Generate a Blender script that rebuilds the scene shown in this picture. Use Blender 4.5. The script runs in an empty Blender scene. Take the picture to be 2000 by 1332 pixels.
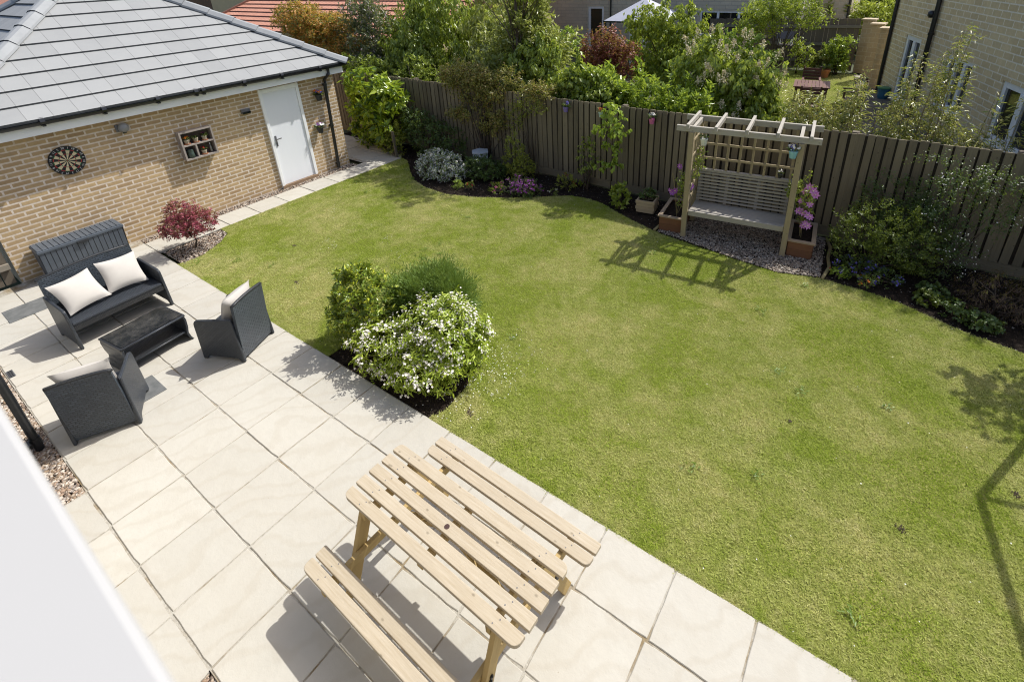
import bpy, math, random
import numpy as np
from mathutils import Vector, Matrix
random.seed(7)
RNG = np.random.default_rng(11)
rad = math.radians
S = bpy.context.scene
COL = S.collection

# ------------------------------------------------------------------ mesh helpers
class MB:
    """collects faces; build() links ONE mesh object"""
    def __init__(s):
        s.v, s.f, s.uv, s.mi = [], [], [], []
    def face(s, pts, m=0, uv=None):
        b = len(s.v); s.v += [tuple(p) for p in pts]
        s.f.append(tuple(range(b, b + len(pts)))); s.uv.append(uv); s.mi.append(m)
    def quads(s, vs, fs, m=0, uvs=None):
        b = len(s.v); s.v += [tuple(p) for p in vs]
        for k, f in enumerate(fs):
            s.f.append(tuple(b + i for i in f)); s.uv.append(uvs[k] if uvs else None); s.mi.append(m)
        return s
    def box(s, c, d, R=None, m=0):
        c = Vector(c); vs = []
        for x, y, z in ((-1,-1,-1),(1,-1,-1),(1,1,-1),(-1,1,-1),(-1,-1,1),(1,-1,1),(1,1,1),(-1,1,1)):
            p = Vector((x*d[0]/2, y*d[1]/2, z*d[2]/2))
            if R is not None: p = R @ p
            vs.append(c + p)
        return s.quads(vs, [(0,3,2,1),(4,5,6,7),(0,1,5,4),(1,2,6,5),(2,3,7,6),(3,0,4,7)], m)
    def span(s, a, b, m=0):
        return s.box([(a[i]+b[i])/2 for i in range(3)], [abs(b[i]-a[i]) for i in range(3)], None, m)
    def bar(s, a, b, w, h, up=(0,0,1), m=0):
        a = Vector(a); b = Vector(b); d = (b-a); L = d.length; d.normalize()
        sd = d.cross(Vector(up)).normalized(); u = sd.cross(d).normalized()
        vs = [p + sd*(i*w/2) + u*(j*h/2) for p in (a, b) for i, j in ((-1,-1),(1,-1),(1,1),(-1,1))]
        o = random.random()*7; q = random.random()*3
        uvs = [[(o,q),(o,q+w),(o+.02,q+w),(o+.02,q)], [(o,q),(o+.02,q),(o+.02,q+h),(o,q+h)]]
        for k in range(4):
            ww = w if k % 2 == 0 else h; z = q + k*.31
            uvs.append([(o,z),(o+L,z),(o+L,z+ww),(o,z+ww)])
        return s.quads(vs, [(0,1,2,3),(4,7,6,5),(0,4,5,1),(1,5,6,2),(2,6,7,3),(3,7,4,0)], m, uvs)
    def tube(s, pts, r, n=6, m=0, cap=True):
        pts = [Vector(p) for p in pts]; k = len(pts)
        rr = r if isinstance(r, (list, tuple)) else [r]*k
        vs = []
        for i, p in enumerate(pts):
            d = (pts[min(i+1,k-1)] - pts[max(i-1,0)]).normalized()
            a = d.cross(Vector((0,0,1)));  a = a.normalized() if a.length > .05 else Vector((1,0,0))
            b = d.cross(a).normalized()
            for j in range(n):
                t = 2*math.pi*j/n; vs.append(p + (a*math.cos(t) + b*math.sin(t))*rr[i])
        fs = []
        for i in range(k-1):
            for j in range(n):
                fs.append((i*n+j, (i+1)*n+j, (i+1)*n+(j+1)%n, i*n+(j+1)%n))
        if cap: fs += [tuple(range(n)), tuple((k-1)*n+j for j in reversed(range(n)))]
        return s.quads(vs, fs, m)
    def lathe(s, prof, n=20, c=(0,0,0), m=0, sq=None):
        vs = []; k = len(prof)
        for r, z in prof:
            for j in range(n):
                t = 2*math.pi*j/n; vs.append((c[0]+r*math.cos(t), c[1]+r*math.sin(t), c[2]+z))
        fs = [(i*n+j, i*n+(j+1)%n, (i+1)*n+(j+1)%n, (i+1)*n+j) for i in range(k-1) for j in range(n)]
        if prof[0][0] > 1e-6: fs.append(tuple(reversed(range(n))))
        if prof[-1][0] > 1e-6: fs.append(tuple((k-1)*n+j for j in range(n)))
        return s.quads(vs, fs, m)
    def prism(s, poly, a, b, axis='z', m=0):
        def P(p, t):
            return (p[0],p[1],t) if axis == 'z' else (p[0],t,p[1]) if axis == 'y' else (t,p[0],p[1])
        n = len(poly); vs = [P(p,a) for p in poly] + [P(p,b) for p in poly]
        fs = [tuple(reversed(range(n))), tuple(range(n,2*n))] + [(i,(i+1)%n,n+(i+1)%n,n+i) for i in range(n)]
        return s.quads(vs, fs, m)
    def build(s, name, mat, parent=None, bevel=0, smooth=False, solid=0, fix=True):
        me = bpy.data.meshes.new(name); me.from_pydata(s.v, [], s.f)
        mats = mat if isinstance(mat, (list, tuple)) else [mat]
        for x in mats: me.materials.append(x)
        me.polygons.foreach_set('material_index', s.mi)
        uvl = me.uv_layers.new(name='UVMap').data
        for p in me.polygons:
            e = s.uv[p.index]
            if e is None:
                n = p.normal; ax = max(range(3), key=lambda i: abs(n[i]))
                i, j = ((1,2),(0,2),(0,1))[ax]
                for li in p.loop_indices:
                    co = me.vertices[me.loops[li].vertex_index].co; uvl[li].uv = (co[i], co[j])
            else:
                for q, li in enumerate(p.loop_indices): uvl[li].uv = e[q]
        if fix:
            import bmesh
            bm = bmesh.new(); bm.from_mesh(me); bmesh.ops.recalc_face_normals(bm, faces=bm.faces); bm.to_mesh(me); bm.free()
        if smooth: me.polygons.foreach_set('use_smooth', [True]*len(me.polygons))
        o = bpy.data.objects.new(name, me); COL.objects.link(o)
        if parent: o.parent = parent
        if bevel:
            md = o.modifiers.new('bevel','BEVEL'); md.width = bevel; md.segments = 2; md.limit_method = 'ANGLE'; md.angle_limit = rad(40)
        return o

def tag(o, label, cat, group=None):
    o['label'] = label; o['category'] = cat
    if group: o['group'] = group
    return o
def thing(name, label, cat, loc=(0,0,0), rz=0, group=None):
    o = bpy.data.objects.new(name, None); COL.objects.link(o)
    o.location = loc; o.rotation_euler = (0,0,rz); o.empty_display_size = .1
    return tag(o, label, cat, group)
def struct(o, kind='structure'):
    o['kind'] = kind; return o
def copy_tree(o, parent=None):
    c = o.copy(); COL.objects.link(c)
    if parent: c.parent = parent
    for ch in list(o.children): copy_tree(ch, c)
    return c

# ------------------------------------------------------------------ materials
class NT:
    def __init__(s, name):
        s.m = bpy.data.materials.new(name); s.m.use_nodes = True
        s.t = s.m.node_tree; s.t.nodes.clear()
        s.out = s.n('ShaderNodeOutputMaterial'); s.b = s.n('ShaderNodeBsdfPrincipled')
        s.l(s.b.outputs[0], s.out.inputs[0])
    def n(s, t, **k):
        x = s.t.nodes.new(t)
        for a, b in k.items(): setattr(x, a, b)
        return x
    def l(s, a, b): s.t.links.new(a, b)
    def mix(s, f, a, b, mode='MIX'):
        x = s.n('ShaderNodeMix', data_type='RGBA', blend_type=mode)
        for i, v in ((0,f),(6,a),(7,b)):
            if isinstance(v, (int,float)): x.inputs[i].default_value = v
            elif isinstance(v, tuple): x.inputs[i].default_value = (*v[:3],1)
            else: s.l(v, x.inputs[i])
        return x.outputs[2]
    def math(s, op, a, b=0.):
        x = s.n('ShaderNodeMath', operation=op)
        for i, v in ((0,a),(1,b)):
            if isinstance(v, (int,float)): x.inputs[i].default_value = v
            else: s.l(v, x.inputs[i])
        return x.outputs[0]
    def coord(s, kind='Object', scale=(1,1,1), rot=(0,0,0)):
        c = s.n('ShaderNodeTexCoord'); mp = s.n('ShaderNodeMapping')
        mp.inputs['Scale'].default_value = scale; mp.inputs['Rotation'].default_value = rot
        s.l(c.outputs[kind], mp.inputs[0]); return mp.outputs[0]
    def noise(s, v, scale, detail=4, rough=.6):
        x = s.n('ShaderNodeTexNoise'); x.inputs['Scale'].default_value = scale; x.inputs['Detail'].default_value = detail
        x.inputs['Roughness'].default_value = rough; s.l(v, x.inputs['Vector']); return x.outputs[0]
    def ramp(s, f, a, b):
        x = s.n('ShaderNodeMapRange'); x.inputs[1].default_value = a; x.inputs[2].default_value = b; x.clamp = True
        s.l(f, x.inputs[0]); return x.outputs[0]
    def bump(s, h, strength=.3, dist=.01):
        x = s.n('ShaderNodeBump'); x.inputs['Strength'].default_value = strength; x.inputs['Distance'].default_value = dist
        s.l(h, x.inputs['Height']); s.l(x.outputs[0], s.b.inputs['Normal'])
    def island(s): return s.n('ShaderNodeNewGeometry').outputs['Random Per Island']
    def objrand(s): return s.n('ShaderNodeObjectInfo').outputs['Random']
    def set(s, col=None, rough=.6, spec=.5, metal=0):
        if col is not None:
            if isinstance(col, tuple): s.b.inputs['Base Color'].default_value = (*col[:3],1)
            else: s.l(col, s.b.inputs['Base Color'])
        s.b.inputs['Roughness'].default_value = rough; s.b.inputs['Specular IOR Level'].default_value = spec
        s.b.inputs['Metallic'].default_value = metal
        return s.m

def plain(name, c1, c2=None, rough=.6, scale=8, stretch=(1,1,1), bump=0, bscale=40, spec=.5, coord='Object', island=0, dist=.004, metal=0):
    t = NT(name); v = t.coord(coord, stretch)
    if c2 is None: c2 = tuple(x*.8 for x in c1)
    f = t.ramp(t.noise(v, scale, 5), .3, .7)
    if island: f = t.math('ADD', t.math('MULTIPLY', f, 1-island), t.math('MULTIPLY', t.island(), island))
    if bump: t.bump(t.noise(v, bscale, 5), bump, dist)
    return t.set(t.mix(f, c1, c2), rough, spec, metal)

def wood(name, c1, c2, knots=True, rough=.65, island=.45, grain=1.0):
    """weathered timber, grain along U of the UV map"""
    t = NT(name); v = t.coord('UV', (1.2,22,1)); w = t.coord('UV', (1,1,1))
    g = t.noise(v, 2.2*grain, 6, .65); f = t.ramp(g, .3, .72)
    f = t.math('ADD', t.math('MULTIPLY', f, 1-island), t.math('MULTIPLY', t.island(), island))
    col = t.mix(f, c1, c2)
    if knots:
        x = t.n('ShaderNodeTexVoronoi', voronoi_dimensions='2D'); x.inputs['Scale'].default_value = 3.4; t.l(t.coord('UV',(1,1.6,1)), x.inputs['Vector'])
        k = t.ramp(x.outputs['Distance'], .055, .02)
        col = t.mix(t.math('MULTIPLY', k, .6), col, tuple(q*.45 for q in c2))
    st = t.ramp(t.noise(w, 2.3, 3), .5, .75)
    col = t.mix(t.math('MULTIPLY', st, .3), col, tuple(q*.75 for q in c1))
    t.bump(g, .35, .004)
    return t.set(col, rough, .3)

def leafmat(name, c1, c2, rough=.42, transl=.35, spec=.5, c3=None, f3=.15):
    t = NT(name); t.t.nodes.remove(t.b)
    b = t.n('ShaderNodeBsdfPrincipled'); tr = t.n('ShaderNodeBsdfTranslucent'); mx = t.n('ShaderNodeMixShader')
    f = t.math('ADD', t.math('MULTIPLY', t.island(), .65), t.math('MULTIPLY', t.ramp(t.noise(t.coord(), 2.6, 3), .3, .7), .35))
    col = t.mix(f, c1, c2)
    if c3: col = t.mix(t.ramp(t.math('FRACT', t.math('MULTIPLY', t.island(), 37.3)), 1-f3, 1-f3+.02), col, c3)
    t.l(col, b.inputs['Base Color']); b.inputs['Roughness'].default_value = rough; b.inputs['Specular IOR Level'].default_value = spec
    t.l(t.mix(.5, col, (.35,.42,.05), 'MIX'), tr.inputs['Color'])
    mx.inputs[0].default_value = transl
    t.l(b.outputs[0], mx.inputs[1]); t.l(tr.outputs[0], mx.inputs[2]); t.l(mx.outputs[0], t.out.inputs[0])
    return t.m

def brickmat(name, c1, c2, mortar, bw, bh, ms, spread=.25, bump=.5, offset=.5, rough=.85, off=(0,0,0)):
    t = NT(name); v = t.coord('UV')
    wob = t.n('ShaderNodeVectorMath', operation='ADD')
    nz = t.n('ShaderNodeTexNoise'); nz.inputs['Scale'].default_value = 9
    t.l(v, nz.inputs['Vector'])
    sc = t.n('ShaderNodeVectorMath', operation='SCALE'); sc.inputs['Scale'].default_value = ms*.35
    t.l(nz.outputs['Color'], sc.inputs[0]); t.l(v, wob.inputs[0]); t.l(sc.outputs[0], wob.inputs[1])
    k = t.n('ShaderNodeTexBrick'); k.offset = offset
    for nme, val in (('Scale',1),('Mortar Size',ms),('Mortar Smooth',.15),('Bias',0),('Brick Width',bw),('Row Height',bh)): k.inputs[nme].default_value = val
    k.inputs['Color1'].default_value = (*c1,1); k.inputs['Color2'].default_value = (*c2,1); k.inputs['Mortar'].default_value = (*mortar,1)
    t.l(wob.outputs[0], k.inputs['Vector'])
    n1 = t.ramp(t.noise(v, 14, 6, .7), .3, .7); n2 = t.ramp(t.noise(v, 1.1, 3), .35, .7)
    col = t.mix(t.math('MULTIPLY', n1, spread), k.outputs['Color'], tuple(x*.62 for x in c2))
    col = t.mix(t.math('MULTIPLY', n2, spread*.7), col, tuple(min(1,x*1.3) for x in c1))
    h = t.math('SUBTRACT', t.math('MULTIPLY', n1, .25), k.outputs['Fac'])
    t.bump(h, bump, .008)
    return t.set(col, rough, .25)

MT = {}
MT['brick'] = brickmat('tan_brick', (.51,.365,.195), (.34,.23,.125), (.72,.635,.54), .235, .075, .0125, .42)
MT['stone'] = brickmat('stone_block', (.78,.61,.35), (.60,.46,.255), (.93,.85,.68), .36, .142, .014, .4, .8)
MT['own_wall'] = brickmat('house_stone', (.36,.345,.32), (.31,.295,.27), (.38,.37,.35), .34, .142, .012, .35, .5)
MT['pillar_stone'] = brickmat('pillar_stone', (.40,.32,.20), (.32,.25,.155), (.45,.39,.28), .3, .16, .012, .4, .6)
MT['stone_far'] = brickmat('stone_block_far', (.64,.56,.43), (.56,.49,.37), (.42,.37,.29), .5, .16, .012, .35, .5)
MT['cream'] = plain('cream_render', (.62,.48,.27), (.55,.42,.24), .9, 2)
MT['white'] = plain('white_upvc', (.86,.86,.85), (.82,.82,.81), .35, 3)
MT['door_white'] = plain('white_painted_door', (.82,.83,.85), (.77,.78,.81), .4, 3, (1,1,.2), .08, 60)
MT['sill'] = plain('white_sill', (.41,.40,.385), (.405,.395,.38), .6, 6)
MT['black'] = plain('black_plastic', (.012,.013,.014), (.02,.02,.022), .3, 10)
MT['grey_metal'] = plain('grey_metal', (.16,.16,.165), (.11,.11,.115), .4, 10)
MT['glass'] = plain('dark_window_glass', (.012,.014,.014), (.022,.025,.02), .04, 2, spec=.8)
MT['picnic'] = wood('picnic_pine', (.475,.41,.31), (.33,.26,.165), True, .65, .3, 1.6)
MT['picnic_leg'] = wood('picnic_leg_pine', (.46,.33,.14), (.36,.25,.10))
MT['fence'] = wood('fence_board', (.255,.21,.14), (.11,.09,.06), True, .85, .62)
MT['fence_gap_shade'] = wood('fence_back_board', (.045,.037,.028), (.028,.023,.018), False, .9)  # rear boards coloured near black, painting in the shade of the fence gaps
MT['nb_fence'] = wood('old_fence_board', (.17,.14,.10), (.11,.09,.068), True, .9)
MT['arbour'] = wood('arbour_timber', (.41,.375,.315), (.31,.28,.23), True, .8, .35)
MT['arbour_post'] = wood('arbour_post_timber', (.36,.29,.175), (.27,.215,.13), True, .8, .3)
MT['seat'] = wood('grey_teak_slat', (.40,.365,.31), (.28,.255,.22), False, .8, .4)
MT['planter'] = wood('planter_red_board', (.22,.10,.05), (.13,.06,.03), False, .7, .4)
MT['planter_rim'] = wood('planter_rim', (.38,.29,.20), (.28,.21,.14), False, .8)
MT['crate'] = wood('pale_crate_board', (.48,.38,.25), (.38,.29,.18), True, .8)
MT['mahog'] = wood('dark_red_garden_wood', (.17,.075,.055), (.10,.045,.035), False, .55)
MT['driftwood'] = wood('weathered_shelf_wood', (.38,.33,.29), (.28,.24,.21), False, .85)
MT['darkback'] = plain('shelf_back', (.10,.07,.05), (.06,.045,.035), .8, 20)
MT['terracotta'] = plain('terracotta', (.45,.17,.07), (.36,.13,.05), .8, 12)
MT['stonepot'] = plain('pale_clay_pot', (.42,.37,.28), (.33,.28,.2), .85, 20)
MT['soil'] = plain('dark_soil', (.035,.025,.018), (.016,.012,.009), .95, 14, bump=1, bscale=45, dist=.03, spec=.1)
MT['ground'] = plain('ground_earth', (.06,.065,.03), (.045,.06,.02), .95, .8)
MT['bark'] = plain('bark', (.12,.09,.065), (.07,.05,.035), .9, 25, (1,1,.3), .6, 60)
MT['cane'] = plain('cane', (.30,.22,.10), (.2,.17,.07), .7, 20)
MT['cushion'] = plain('cream_cushion_cloth', (.50,.468,.425), (.45,.42,.38), .9, 5, bump=.15, bscale=300, dist=.001)
MT['deckbox'] = plain('slate_resin', (.085,.10,.12), (.065,.078,.095), .5, 6, bump=.1, bscale=80)
MT['deckgroove'] = plain('resin_groove', (.02,.022,.026), None, .6)
MT['slate'] = plain('slate_inset', (.16,.16,.155), (.09,.095,.09), .7, 9, bump=.5, bscale=30)
MT['gazebo'] = plain('gazebo_canopy', (.50,.50,.55), (.45,.45,.50), .8, 3)
MT['nb_slab'] = brickmat('old_paving', (.20,.17,.13), (.16,.135,.105), (.08,.065,.05), .6, .45, .014, .4, .4)

def wicker(name, c, sx=.018, sy=.012, hi=1.9):
    t = NT(name); v = t.coord('UV'); k = t.n('ShaderNodeTexBrick'); k.offset = .5
    for nme, val in (('Scale',1),('Mortar Size',sy*.22),('Mortar Smooth',.6),('Brick Width',sx*2),('Row Height',sy*1.4)): k.inputs[nme].default_value = val
    k.inputs['Color1'].default_value = (*c,1); k.inputs['Color2'].default_value = (*[x*hi for x in c],1); k.inputs['Mortar'].default_value = (*[x*.25 for x in c],1)
    t.l(v, k.inputs['Vector'])
    t.bump(t.math('SUBTRACT', 1., k.outputs['Fac']), .8, .006)
    return t.set(t.mix(t.ramp(t.noise(v,6),.3,.7), k.outputs['Color'], tuple(x*1.3 for x in c), 'MIX'), .38, .5)
MT['wicker'] = wicker('charcoal_wicker', (.026,.030,.036))
MT['wicker_back'] = wicker('charcoal_wicker_coarse', (.034,.042,.052), .026, .018, 2.2)
MT['wicker_dark'] = wicker('black_wicker', (.016,.017,.019))

def slabmat():
    t = NT('sandstone_slab'); v = t.coord('Object')
    i = t.island(); n1 = t.ramp(t.noise(v, 1.7, 6, .62), .3, .72); n2 = t.ramp(t.noise(v, 11, 6, .7), .35, .75)
    wv = t.n('ShaderNodeTexWave', wave_type='BANDS'); wv.inputs['Scale'].default_value = 1.3; wv.inputs['Distortion'].default_value = 14; wv.inputs['Detail'].default_value = 4
    t.l(t.coord('Object',(1,1,1),(0,0,.6)), wv.inputs['Vector'])
    col = t.mix(i, (.485,.46,.40), (.415,.395,.345))
    col = t.mix(t.math('MULTIPLY', n1, .45), col, (.405,.37,.305))
    col = t.mix(t.math('MULTIPLY', t.ramp(wv.outputs[1], .72, 1.), .16), col, (.33,.28,.205))
    col = t.mix(t.math('MULTIPLY', n2, .14), col, (.33,.29,.23))
    col = t.mix(t.ramp(t.noise(v, 55, 2), .76, .80), col, (.20,.16,.11))
    t.bump(t.math('ADD', t.noise(v, 5, 6, .65), t.math('MULTIPLY', wv.outputs[1], .15)), .35, .02)
    return t.set(col, .8, .2)
MT['slab'] = slabmat()
def jointmat():
    t = NT('slab_joint'); v = t.coord('Object')
    f = t.ramp(t.noise(v, 2.6, 4), .47, .66); g = t.ramp(t.noise(v, 30, 4), .35, .65)
    col = t.mix(f, (.42,.395,.34), (.24,.18,.10)); col = t.mix(t.math('MULTIPLY', g, .35), col, (.12,.09,.05))
    t.bump(t.noise(v, 60), .6, .01); return t.set(col, .95, .1)
MT['joint'] = jointmat()
def lawnmat():
    t = NT('lawn_turf'); v = t.coord('Object')
    f = t.ramp(t.noise(v, .9, 5, .6), .34, .66); g = t.ramp(t.noise(v, 38, 5, .7), .3, .7)
    col = t.mix(f, (.17,.21,.03), (.32,.29,.10)); col = t.mix(t.math('MULTIPLY', g, .6), col, (.09,.11,.025))
    t.bump(t.noise(v, 90, 4), .5, .01); return t.set(col, .95, .1)
MT['lawn'] = lawnmat()
def blademat():
    t = NT('grass_blade'); t.t.nodes.remove(t.b); v = t.coord('Object')
    b = t.n('ShaderNodeBsdfDiffuse'); tr = t.n('ShaderNodeBsdfTranslucent'); mx = t.n('ShaderNodeMixShader')
    big = t.ramp(t.noise(v, .75, 5, .62), .38, .60); mid = t.ramp(t.noise(v, 4.5, 5, .7), .36, .68)
    i = t.island()
    green = t.mix(i, (.255,.345,.032), (.385,.455,.066)); dry = t.mix(i, (.57,.53,.21), (.71,.66,.36))
    f = t.math('SUBTRACT', t.math('ADD', t.math('MULTIPLY', big, .62), t.math('MULTIPLY', mid, .62)), .31)
    f = t.math('MAXIMUM', f, 0.)
    f = t.math('ADD', f, t.math('MULTIPLY', t.math('FRACT', t.math('MULTIPLY', i, 17.7)), .18))
    col = t.mix(f, green, dry)
    t.l(col, b.inputs[0]); t.l(col, tr.inputs[0]); mx.inputs[0].default_value = .38
    t.l(b.outputs[0], mx.inputs[1]); t.l(tr.outputs[0], mx.inputs[2]); t.l(mx.outputs[0], t.out.inputs[0]); return t.m
MT['blade'] = blademat()
def rooftile():
    t = NT('grey_roof_tile'); v = t.coord('UV')
    k = t.n('ShaderNodeTexBrick'); k.offset = .5
    for nme, val in (('Scale',1),('Mortar Size',.004),('Mortar Smooth',.3),('Brick Width',.30),('Row Height',1.0)): k.inputs[nme].default_value = val
    k.inputs['Color1'].default_value = (.29,.292,.286,1); k.inputs['Color2'].default_value = (.25,.252,.248,1); k.inputs['Mortar'].default_value = (.12,.12,.118,1)
    t.l(v, k.inputs['Vector'])
    n = t.ramp(t.noise(v, 3, 6, .65), .3, .75)
    col = t.mix(t.math('MULTIPLY', n, .35), k.outputs['Color'], (.33,.33,.315))
    t.bump(t.math('SUBTRACT', t.math('MULTIPLY', t.noise(v, 60), .3), k.outputs['Fac']), .4, .004)
    return t.set(col, .75, .3)
MT['rooftile'] = rooftile()
MT['gap_shade'] = plain('tile_lip_shade', (.035,.04,.043), (.02,.022,.025), .9, 12)  # shade of the gap under each tile course, painted into the lip colour
MT['ridge'] = plain('ridge_tile', (.27,.278,.28), (.225,.232,.235), .7, 5, bump=.15, bscale=60)
def redtile():
    t = NT('red_pantile'); v = t.coord('UV')
    w = t.n('ShaderNodeTexWave', wave_type='BANDS', bands_direction='X'); w.inputs['Scale'].default_value = 1.05; t.l(v, w.inputs['Vector'])
    n = t.ramp(t.noise(v, 2, 5), .3, .7)
    t.bump(w.outputs[1], 1, .06); return t.set(t.mix(n, (.56,.28,.19), (.47,.21,.14)), .8, .2)
MT['redtile'] = redtile()
MT['redlip'] = plain('red_tile_lip', (.16,.06,.035), (.11,.04,.025), .9)
STONES = None
def stonemat(name, cs):
    t = NT(name); i = t.island(); r = t.n('ShaderNodeValToRGB'); r.color_ramp.interpolation = 'CONSTANT'
    e = r.color_ramp.elements; e[0].color = (*cs[0],1); e[1].position = 1/len(cs); e[1].color = (*cs[1],1)
    for k in range(2, len(cs)):
        x = e.new(k/len(cs)); x.color = (*cs[k],1)
    t.l(i, r.inputs[0]); return t.set(r.outputs[0], .8, .3)
MT['gravel'] = stonemat('mixed_gravel', [(.35,.28,.21),(.24,.17,.11),(.45,.38,.31),(.30,.21,.15),(.17,.13,.10),(.50,.44,.37),(.27,.23,.2)])
MT['gravel_pink'] = stonemat('pink_gravel', [(.30,.235,.18),(.20,.16,.125),(.38,.315,.25),(.15,.125,.10),(.42,.37,.31),(.24,.19,.15)])
MT['mulch'] = stonemat('bed_litter', [(.10,.07,.05),(.05,.035,.025),(.16,.12,.085),(.035,.028,.02),(.30,.26,.22),(.07,.05,.035)])

# ------------------------------------------------------------------ vegetation helpers
def unit(a):
    return a/np.maximum(np.linalg.norm(a, axis=-1, keepdims=True), 1e-9)
def raw_mesh(name, V, F, mat, parent=None, smooth=False):
    """V (n,3), F (m,k) equal-sized faces"""
    me = bpy.data.meshes.new(name); m, k = F.shape
    me.vertices.add(len(V)); me.vertices.foreach_set('co', V.astype(np.float32).ravel())
    me.loops.add(m*k); me.loops.foreach_set('vertex_index', F.astype(np.int32).ravel())
    me.polygons.add(m); me.polygons.foreach_set('loop_start', np.arange(0, m*k, k, dtype=np.int32))
    me.update(calc_edges=True); me.validate()
    me.materials.append(mat)
    if smooth: me.polygons.foreach_set('use_smooth', [True]*m)
    o = bpy.data.objects.new(name, me); COL.objects.link(o)
    if parent: o.parent = parent
    return o
def leaf_mesh(name, p, d, nrm, L, W, mat, parent, fold=.22, droop=.12):
    d = unit(d); sd = unit(np.cross(d, nrm)); n = unit(np.cross(sd, d)); L = L[:,None]; W = W[:,None]
    V = np.empty((len(p), 4, 3))
    V[:,0] = p; mid = p + d*L*.48
    V[:,1] = mid + sd*W*.5 + n*W*fold; V[:,3] = mid - sd*W*.5 + n*W*fold
    V[:,2] = p + d*L - n*L*droop
    b = (np.arange(len(p))*4)[:,None]
    F = np.concatenate([b+np.array([[0,1,2]]), b+np.array([[0,2,3]])], 1).reshape(-1,3)
    return raw_mesh(name, V.reshape(-1,3), F, mat, parent)
def petal_mesh(name, p, nrm, R, mat, parent, n=5):
    """small flowers: n-gon star discs facing nrm"""
    a = unit(np.cross(nrm, RNG.normal(size=nrm.shape))); b = unit(np.cross(nrm, a)); N = len(p)
    V = np.empty((N, n*2+1, 3)); V[:,0] = p - nrm*R[:,None]*.15
    for k in range(n*2):
        t = math.pi*k/n; r = R[:,None]*(1. if k % 2 == 0 else .52)
        V[:,k+1] = p + (a*math.cos(t) + b*math.sin(t))*r + nrm*R[:,None]*.15
    base = (np.arange(N)*(n*2+1))[:,None]
    F = np.concatenate([base+np.array([[0, k+1, (k+1)%(2*n)+1]]) for k in range(2*n)], 1).reshape(-1,3)
    return raw_mesh(name, V.reshape(-1,3), F, mat, parent)
def clump_points(blobs, n, shell, rg, zmin=.03):
    vol = np.array([b[3]*b[4]*b[5] for b in blobs])**.75; vol /= vol.sum()
    P, O = [], []
    for b, w in zip(blobs, vol):
        k = max(3, int(n*w)); u = unit(rg.normal(size=(k,3)))
        ph = rg.uniform(0, 6.28, 4)
        rr = (shell + (1-shell)*rg.random(k)**.6)*(1 + .13*np.sin(5*u[:,0]+ph[0])*np.sin(4*u[:,1]+ph[1]) + .10*np.sin(9*u[:,2]+6*u[:,0]+ph[2]))
        r = np.array(b[3:6]); c = np.array(b[:3])
        p = c + u*r*rr[:,None]; o = unit(u/r)
        ok = p[:,2] > zmin
        P.append(p[ok]); O.append(o[ok])
    return np.concatenate(P), np.concatenate(O)
def foliage(name, P, O, per, L, W, mat, parent, rg, style='up', tw=.12):
    n = len(P); idx = np.repeat(np.arange(n), per); N = len(idx)
    up = np.array([0,0,1.])
    T = unit(O*.7 + up*(.45 if style != 'droop' else .1) + rg.normal(size=(n,3))*.3)
    t = rg.random(N)
    p = P[idx] + T[idx]*(t*tw)[:,None] + rg.normal(size=(N,3))*tw*.16
    rd = unit(np.cross(T[idx], rg.normal(size=(N,3))))
    if style == 'up':   d = T[idx]*.65 + rd*.75 + up*.1
    elif style == 'rosette': d = T[idx]*.45 + rd*.9
    elif style == 'droop': d = rd*.55 + T[idx]*.3 - up*.75
    elif style == 'needle': d = T[idx]*1.0 + rd*.35
    else: d = rg.normal(size=(N,3)) + T[idx]*.4
    nr = unit(up*.6 + O[idx]*.6 + rg.normal(size=(N,3))*.45)
    ll = L*rg.uniform(.6, 1.25, N); ww = W*rg.uniform(.7, 1.2, N)
    return leaf_mesh(name, p, d, nr, ll, ww, mat, parent, droop=.12 if style != 'needle' else .02)
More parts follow.
